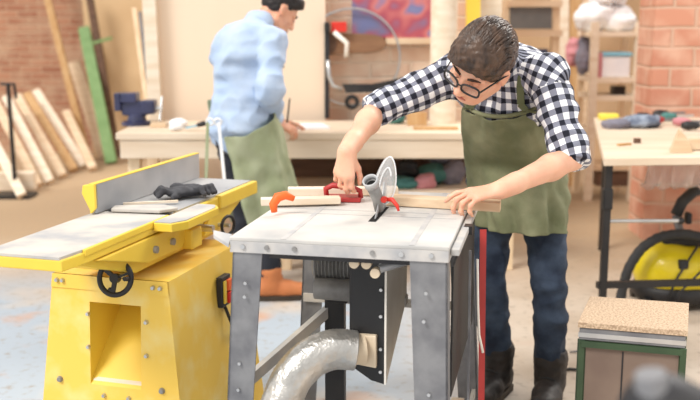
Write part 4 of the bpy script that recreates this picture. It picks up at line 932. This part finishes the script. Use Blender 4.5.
# shirt
S = Solid((.0,2.95,.8), (.9,3.98,1.56), .006)
S.ell(Pv+spine*.03, (ts,tff,spine), (.165,.125,.12), .04); S.cap(Pv+spine*.05, waist, .12, .115, .04, ts, 1.3); S.cap(waist, chest, .115, .13, .04, ts, 1.32)
S.ell(chest+spine*.03, (ts,tff,spine), (.18,.13,.14), .04); S.ell(chest-tff*.05+spine*.03, (ts,tff,spine), (.16,.10,.15), .05)
for sh, el, e2 in ((Ls,Le,.02),(Rs,Re,.02)):
    S.cap(Cn.lerp(sh,.3)-spine*.035, sh, .062, .068, .06); d = unit(el-sh); S.cap(sh, sh.lerp(el,.5), .070, .060, .03); S.cap(sh.lerp(el,.5), el-d*.02, .060, .056, .02)
# sleeve openings just above the elbow's forearm side
for el, sh, wr_ in ((Le,Ls,Lw),(Re,Rs,Rw)):
    d = unit(el-sh); S.cap(el-d*.045, el-d*.03, .060, .062, .008)
S.cap(Cn-spine*.05, nb.lerp(Cn,.55), .072, .066, .03); S.cap(Cn, nb.lerp(Cn,.15)+(nb-Cn)*.3, .05, .055, .005, sub=True)
bones = [(Pv, Cn, tuple(ts), .15, 0), (Cn, Ls, tuple(spine), .085, .05), (Cn, Rs, tuple(spine), .085, .05), (Ls, Le, tuple(tff), .062, 0), (Rs, Re, tuple(V((0,0,1))), .062, 0)]
build_solid(S, 'plaid_shirt', M['plaid'], MAN, smooth=1, wr=.012, wf=12, seed=2, uvbones=[(tuple(a), tuple(b), r, rad, bi) for a, b, r, rad, bi in bones])
# rolled cuffs
for el, sh, wr_ in ((Le,Ls,Lw),(Re,Rs,Rw)):
    d = unit(el-sh).lerp(unit(wr_-el), .25).normalized(); S = bbsolid([el-V((.09,.09,.09)), el+V((.09,.09,.09))], .0, .005)
    S.cap(el-d*.02, el+d*.012, .060, .058, .01); S.half(el+d*.022, d)
    build_solid(S, 'rolled_cuff', M['plaid'], MAN, wr=.004, wf=22, seed=5, uvbones=[(tuple(sh), tuple(el), tuple(tff), .062, 0)])
# collar
for q in (-1,1):
    a = Cn+ts*.055*q+tff*.02+spine*.0; MB().prism([Cn-tff*.05+ts*.03*q+spine*.015, a+spine*.015, a+tff*.065-ts*.03*q-spine*.05, a+tff*.055+ts*.015*q-spine*.075, a-spine*.025+ts*.022*q], tff*.006).build('collar', M['plaid'], MAN)
# jeans
S = Solid((.3,3.3,.1), (.95,4.0,1.1), .0055)
S.ell(Pv-V((0,0,.02)), (ts,tf,V((0,0,1))), (.165,.125,.13), .03)
for hp_, kn_, an_ in ((Lh,Lk,La),(Rh,Rk,Ra)):
    S.cap(hp_, hp_.lerp(kn_,.5), .094, .077, .04); S.cap(hp_.lerp(kn_,.5), kn_, .077, .063, .03); S.cap(kn_, kn_.lerp(an_,.4), .063, .063, .02); S.cap(kn_.lerp(an_,.4), an_+V((0,0,.05)), .063, .054, .01)
S.half((0,0,.175), (0,0,-1))
build_solid(S, 'jeans', M['jeans'], MAN, wr=.009, wf=13, seed=9)
# boots
for an_, dv, nm in ((La, V((-.35,-1,0)), 0), (Ra, V((-.55,-.9,0)), 1)):
    dv = dv.normalized(); sd = V((-dv.y, dv.x, 0)); b0 = an_.xy.to_3d(); S = bbsolid([b0-V((.18,.2,0)), b0+V((.18,.2,.25))], .02, .005)
    S.cap(b0+V((0,0,.10)), b0+V((0,0,.185)), .060, .066, .02); S.cap(b0-dv*.03+V((0,0,.06)), b0+dv*.09+V((0,0,.055)), .052, .046, .03)
    S.cap(b0+dv*.08+V((0,0,.05)), b0+dv*.165+V((0,0,.045)), .050, .042, .02, sd, 1.12); S.half(b0+V((0,0,.022)), (0,0,-1)); S.cap(b0+V((0,0,.2)), b0+V((0,0,.25)), .052, .06, .005, sub=True)
    bo = build_solid(S, 'boot', M['boot'], MAN, wr=.003, wf=25, seed=nm)
    ol = [(-.085,0),(-.07,.045),(0,.05),(.09,.055),(.16,.05),(.205,.02),(.205,-.02),(.16,-.05),(.09,-.055),(0,-.05),(-.07,-.045)]
    MB().prism([b0+dv*x+sd*y+V((0,0,.001)) for x, y in ol], (0,0,.028)).build('sole', M['sole'], bo, bevel=.004)
    MB().lathe(b0+V((0,0,.17)), (0,0,1), [(0,.060),(.02,.064),(.025,.056),(.0,.052)], 24).build('boot_lining', M['lining'], bo, smooth=True)
    for k in range(4): z = .09+.022*k; MB().tube([b0+dv*(.075-.012*k)+sd*.028+V((0,0,z)), b0+dv*(.088-.016*k)+V((0,0,z+.012)), b0+dv*(.075-.012*k)-sd*.028+V((0,0,z+.004))], .0028, 6).build('bootlace', M['rubber'], bo)
# apron
def apron(par, rings, m, name='apron', n=44, amp=.008, seed=0, th=.004, drop=0):
    rows = []
    for i, (c, F_, S_, a, b, ang0, ang1, sq) in enumerate(rings):
        r = []
        for j in range(n+1):
            t_ = ang0+(ang1-ang0)*j/n; x = math.sin(t_); y = math.cos(t_)
            w_ = amp*(math.sin(t_*7+i*.12+seed)+.6*math.sin(t_*13-i*.2+seed*2))*sq
            nz = noise.noise(V((t_*2.2, i*.22, seed)))*amp*1.4
            cr = (1-abs(noise.noise(V((t_*3.1+seed, i*.35-t_*1.5, seed*2))))*3)*amp*.7
            r.append(V(c)+S_*x*(a+w_+nz+cr)+F_*math.copysign(abs(y)**.85, y)*(b+w_+nz+cr)-V((0,0,drop*(1-i/len(rings))*min(1, max(0, -t_-.3)/1.6))))
        rows.append(r)
    return plateloft(rows, m, name, par, th)
rings = []; N = 26
top = Pv.lerp(Cn,.74); 
for i in range(N+1):
    g = i/N
    if g < .38:
        h_ = g/.38; c = top.lerp(Pv, h_); F_ = tff.lerp(tf, h_).normalized(); a = .165+.022*h_; b = .166; an = .95+.75*h_**.7
        rings.append((c, F_, ts, a, b, -an, an, .3))
    else:
        h_ = (g-.38)/.62; c = V((Pv.x, Pv.y, Pv.z)).lerp(V(((Lk.x+Rk.x)/2+.012, (Lk.y+Rk.y)/2+.0, .70)), h_)
        rings.append((c, tf, ts, .185-.022*h_, .166-.016*h_, -1.72, 1.72, .6+1.5*h_))
ap = apron(MAN, rings, M['apron'], seed=1.3)
MB().tube([rings[0][0]+ts*.165*math.sin(x)+tff*.160*math.cos(x)+spine*.004 for x in [(-.95+1.9*i/16) for i in range(17)]], .008, 8).build('bib_hem', M['apron'], ap, smooth=True)
for q in (-1,1):
    p0 = rings[0][0]+ts*.12*q+tff*.125; p1 = chest+spine*.08+ts*.085*q+tff*.135; p2 = Cn+ts*.075*q+tff*.055+spine*.035; p3 = Cn+ts*.06*q-tff*.02+spine*.03
    pp = [p0, p0.lerp(p1,.5)+tff*.008, p1, p1.lerp(p2,.5)+tff*.02, p2]
    mb = MB()
    for i in range(len(pp)-1): mb.bar(pp[i], pp[i+1]+(pp[i+1]-pp[i]).normalized()*.004, .026, .004, side=ts)
    mb.build('neck_strap', M['strap'], ap, bevel=.001)
if 0: MB().tube([Pv+ts*.20*math.sin(x)+tf*.165*math.cos(x)+V((0,0,.06)) for x in [(-1.75+3.5*i/24) for i in range(25)]], .006, 6).build('waist_seam', M['apron'], ap, smooth=True)
# hair
def hairdo(par, c, P, f, l, u, m, locks, seed, lift=.018, side=True, s=1.0, low=-.02, fr=.70, fringe=True):
    S = bbsolid([P(.12,.1,.16), P(-.14,-.1,-.1), P(.12,-.1,.16), P(-.14,.1,-.1), P(.12,.1,-.1), P(-.14,-.1,.16)], .01, .004)
    S.ell(P(-.014,0,.034), (f,l,u), (.104*s,.083*s,.097*s), .01); S.ell(P(.012,0,.066), (f,l,u), (.092*s,.074*s,(.062+lift)*s), .03); S.cap(P(.05,-.03,.085), P(.06,.03,.085), .03, .03, .03)
    if fringe: S.cap(P(.055,-.05,.078), P(.085,-.052,.052), .028, .018, .02); S.cap(P(.06,.0,.09), P(.092,-.03,.062), .026, .018, .02)
    nrm = unit(f*1.0-u*1.1); S.half(P(.062,0,.026) if fringe else P(.045,0,.04), nrm)
    S.half(P(-.01,0,low), -u)
    for q in (-1,1): S.ell(P(.0,.088*q,-.004), (f,l,u), (.034,.02,.042), .01, sub=True)
    h = build_solid(S, 'hair', m, par, smooth=1, wr=.004, wf=40, seed=seed)
    rr = random.Random(seed); mb = MB()
    for i in range(locks):
        a = rr.uniform(-1.0, 1.0); s0 = rr.uniform(-.95, .35)
        def sp(s, a, lift=lift):    # point on the cap: s from back to front, a across
            th = a*1.25; ph = s*1.3
            return P(-.012+math.sin(ph)*math.cos(th)*.100+.01, math.sin(th)*.083, .034+math.cos(ph)*math.cos(th)*(.104+lift*.7))
        pts = []; L = rr.uniform(.5, .9); da = rr.uniform(-.12,.12)
        for k in range(6):
            s_ = s0+L*k/5; p = sp(min(s_, fr+.12*abs(a)), a*(1-.1*k/5)+da*k/5); o = (p-P(-.01,0,.03)).normalized(); pts.append(p+o*(rr.uniform(.000,.004)+(.004 if k == 5 else .002)))
        mb.tube(pts, [.003,.0048,.0052,.0048,.0036,.0012], 5)
    mb.build('hair_locks', m, h, smooth=True); return h
hairdo(MAN, Hc, HP, hf, hl, hu, M['hair'], 230, 3, lift=.026, s=HS, low=.010)
S = bbsolid([HP(.12,.1,.16), HP(-.14,-.1,-.12), HP(.12,-.1,.16), HP(-.14,.1,-.12)], .05, .004)
S.ell(HP(-.013,0,.024), (hf,hl,hu), (.1025*HS,.0815*HS,.096*HS), .01); S.half(HP(.018,0,.0), hf); S.half(HP(0,0,-.062), -hu); S.half(HP(0,0,.05), hu)
for q in (-1,1): S.ell(HP(.008,.088*q,-.012), (hf,hl,hu), (.03,.025,.04), .01, sub=True)
build_solid(S, 'clipped_sides', M['stubble'], MAN, smooth=1)

# ======== man at the back bench
D5 = 5.12
bC = V(AD(254,27,5.12)); bP = V(AD(238,128,5.06)); 
f2 = V((.80,.6,0)).normalized(); r2 = V((f2.y,-f2.x,0))       # front and right side
bRs, bLs = bC+r2*.165-V((0,0,.06))+f2*.01, bC-r2*.165-V((0,0,.06))+f2*.03
bRe, bLe = V(AD(269,90,4.86)), V(AD(262,95,5.5))
bRw, bLw = V(AD(274,123,5.28)), V(AD(274,131,5.60)); bLw.z = .90; bRw.z = max(bRw.z, .89)
hf2 = unit((.70,.30,-.62)); hl2 = V((-.45,.85,0)); hl2 = unit(hl2-hf2*hl2.dot(hf2)); hu2 = hf2.cross(hl2).normalized()
bH = V(AD(279,11,5.22))
bRh, bLh = bP+r2*.09-V((0,0,.03)), bP-r2*.09-V((0,0,.03))
fx = AH(282,298,0); bRa = V((fx.x-.06, 5.02, .10)); bLa = bRa+V((-.16,.24,0)); bRk, bLk = bRh.lerp(bRa,.5)+f2*.05, bLh.lerp(bLa,.5)+f2*.05
MAN2 = empty('person', ((bRa+bLa)/2).xy.to_3d(), 'dark-haired man in a light blue shirt and pale apron bent over the back bench', 'person')
sp2 = unit(bC-bP); ff2 = unit(f2-sp2*f2.dot(sp2)); ch2 = bP.lerp(bC,.66); wa2 = bP.lerp(bC,.3)
S = Solid((-1.0,4.7,0), (.05,5.9,1.75), .0075)
S.ell(bP, (r2,ff2,sp2), (.14,.10,.13), .04); S.cap(bP, ch2, .105, .115, .04, r2, 1.3)
for s_ in (bRs, bLs): S.cap(bC.lerp(s_,.3)-sp2*.03, s_, .05, .05, .05)
S.cap(bC-sp2*.02, bH-hf2*.035-hu2*.065, .056, .052, .03)
for sh, el, wr_ in ((bRs,bRe,bRw),(bLs,bLe,bLw)):
    S.cap(sh, el, .047, .038, .03); S.cap(el, wr_, .039, .027, .02)
al2 = V((.8,.35,-.3)); dd = V((.2,-.5,.84)); hand(S, bRw, al2, dd, -unit(al2.cross(dd)), ((.3,.6,.4),(.4,.7,.4),(.5,.8,.5),(.6,.8,.5)), k=.008)
al2 = V((.9,-.05,-.15)); dd = V((.1,.2,.97)); hand(S, bLw, al2, dd, unit(al2.cross(dd)), ((.1,.3,.2),(.1,.3,.2),(.15,.3,.2),(.2,.3,.2)), k=.008)
for hp_, kn_, an_ in ((bRh,bRk,bRa),(bLh,bLk,bLa)): S.cap(hp_, kn_, .078, .052, .03); S.cap(kn_, an_, .052, .036, .03)
HP2 = headsolid(S, bH, hf2, hu2, hl2)
build_solid(S, 'body', M['skin2'], MAN2, smooth=1)
facebits(MAN2, HP2, hf2, hl2, hu2, glasses=False)
hairdo(MAN2, bH, HP2, hf2, hl2, hu2, M['haird'], 120, 5, lift=.006, low=-.04, fr=.42, fringe=False)
S = Solid((-1.0,4.7,.75), (.05,5.9,1.75), .0075)
S.ell(bP+sp2*.03, (r2,ff2,sp2), (.17,.15,.16), .05); S.cap(bP, ch2, .135, .14, .04, r2, 1.2); S.ell(ch2+sp2*.03-ff2*.05, (r2,ff2,sp2), (.18,.145,.17), .05)
for sh, el, wr_ in ((bRs,bRe,bRw),(bLs,bLe,bLw)):
    S.cap(bC.lerp(sh,.3)-sp2*.035, sh, .06, .068, .06); S.cap(sh, el, .070, .060, .014); S.cap(el, el.lerp(wr_,.82), .060, .044, .02)
S.cap(bC-sp2*.05, bC+sp2*.015+f2*.03, .075, .066, .02)
sh2 = build_solid(S, 'shirt', M['shirtb'], MAN2, smooth=1, wr=.02, wf=9, seed=12)
MB().ring(bC+sp2*.03+f2*.03, sp2+f2*.4, .06, .012, 24, 8).build('collar', M['shirtb'], MAN2, smooth=True)
S = Solid((-1.0,4.7,.05), (.05,5.7,1.05), .008)
S.ell(bP-V((0,0,.02)), (r2,f2,V((0,0,1))), (.155,.12,.12), .03)
for hp_, kn_, an_ in ((bRh,bRk,bRa),(bLh,bLk,bLa)): S.cap(hp_, kn_, .09, .07, .04); S.cap(kn_, an_+V((0,0,.03)), .07, .058, .02)
S.half((0,0,.13), (0,0,-1)); build_solid(S, 'trousers', M['darkjeans'], MAN2, wr=.006, wf=11)
for an_ in (bRa, bLa):
    dv = V((.95,.1,0)).normalized(); sd = V((-dv.y, dv.x, 0)); b0 = an_.xy.to_3d(); S = bbsolid([b0-V((.18,.2,0)), b0+V((.22,.2,.2))], .02, .006)
    S.cap(b0+V((0,0,.10)), b0+V((0,0,.16)), .058, .062, .02); S.cap(b0-dv*.03+V((0,0,.06)), b0+dv*.09+V((0,0,.055)), .052, .046, .03); S.cap(b0+dv*.08+V((0,0,.05)), b0+dv*.17+V((0,0,.045)), .050, .042, .02)
    S.half(b0+V((0,0,.022)), (0,0,-1)); bo = build_solid(S, 'boot', M['bootor'], MAN2)
    MB().prism([b0+dv*x+sd*y+V((0,0,.001)) for x, y in ol], (0,0,.028)).build('sole', M['sole'], bo)
rings = []
for i in range(21):
    g = i/20; c = V((bP.x, bP.y, bP.z+.14)).lerp(V(((bRk.x+bLk.x)/2+.03, (bRk.y+bLk.y)/2+.02, .36)), g)
    rings.append((c, f2, -r2, .20+.02*g, .18+.05*g, -2.5+.2*g, 1.9-.1*g, .3+1.2*g))
ap2 = apron(MAN2, rings, M['apronb'], seed=4.1, amp=.014, drop=.16)
# apron ties at the back
bk = AD(212,122,4.88)
mb = MB(); mb.ring(bk+V((-.01,0,0)), (0,1,.3), .018, .006, 16, 6); mb.ring(bk+V((.03,0,0)), (0,1,.3), .018, .006, 16, 6); mb.build('apron_bow', M['whitebag'], ap2)
for dx in (-.02,.035): MB().bar(bk+V((dx,-.01,0)), bk+V((dx*1.8,-.03,-.34)), .016, .004, side=(1,0,0)).build('apron_tie', M['apronb'] if dx < 0 else M['whitebag'], ap2)
for q in (-1,1):
    MB().bar(bC+r2*.05*q+sp2*.02, ch2+ff2*.165+r2*.08*q, .025, .004, side=r2).build('neck_strap', M['strap'], ap2)
pe = bRw+V((.07,.02,.0)); single(MB().cyl(pe, pe+V((.015,.02,.13)), .0045), 'pencil', M['blackm'], 'dark pencil held upright by the man at the back bench', 'pencil')
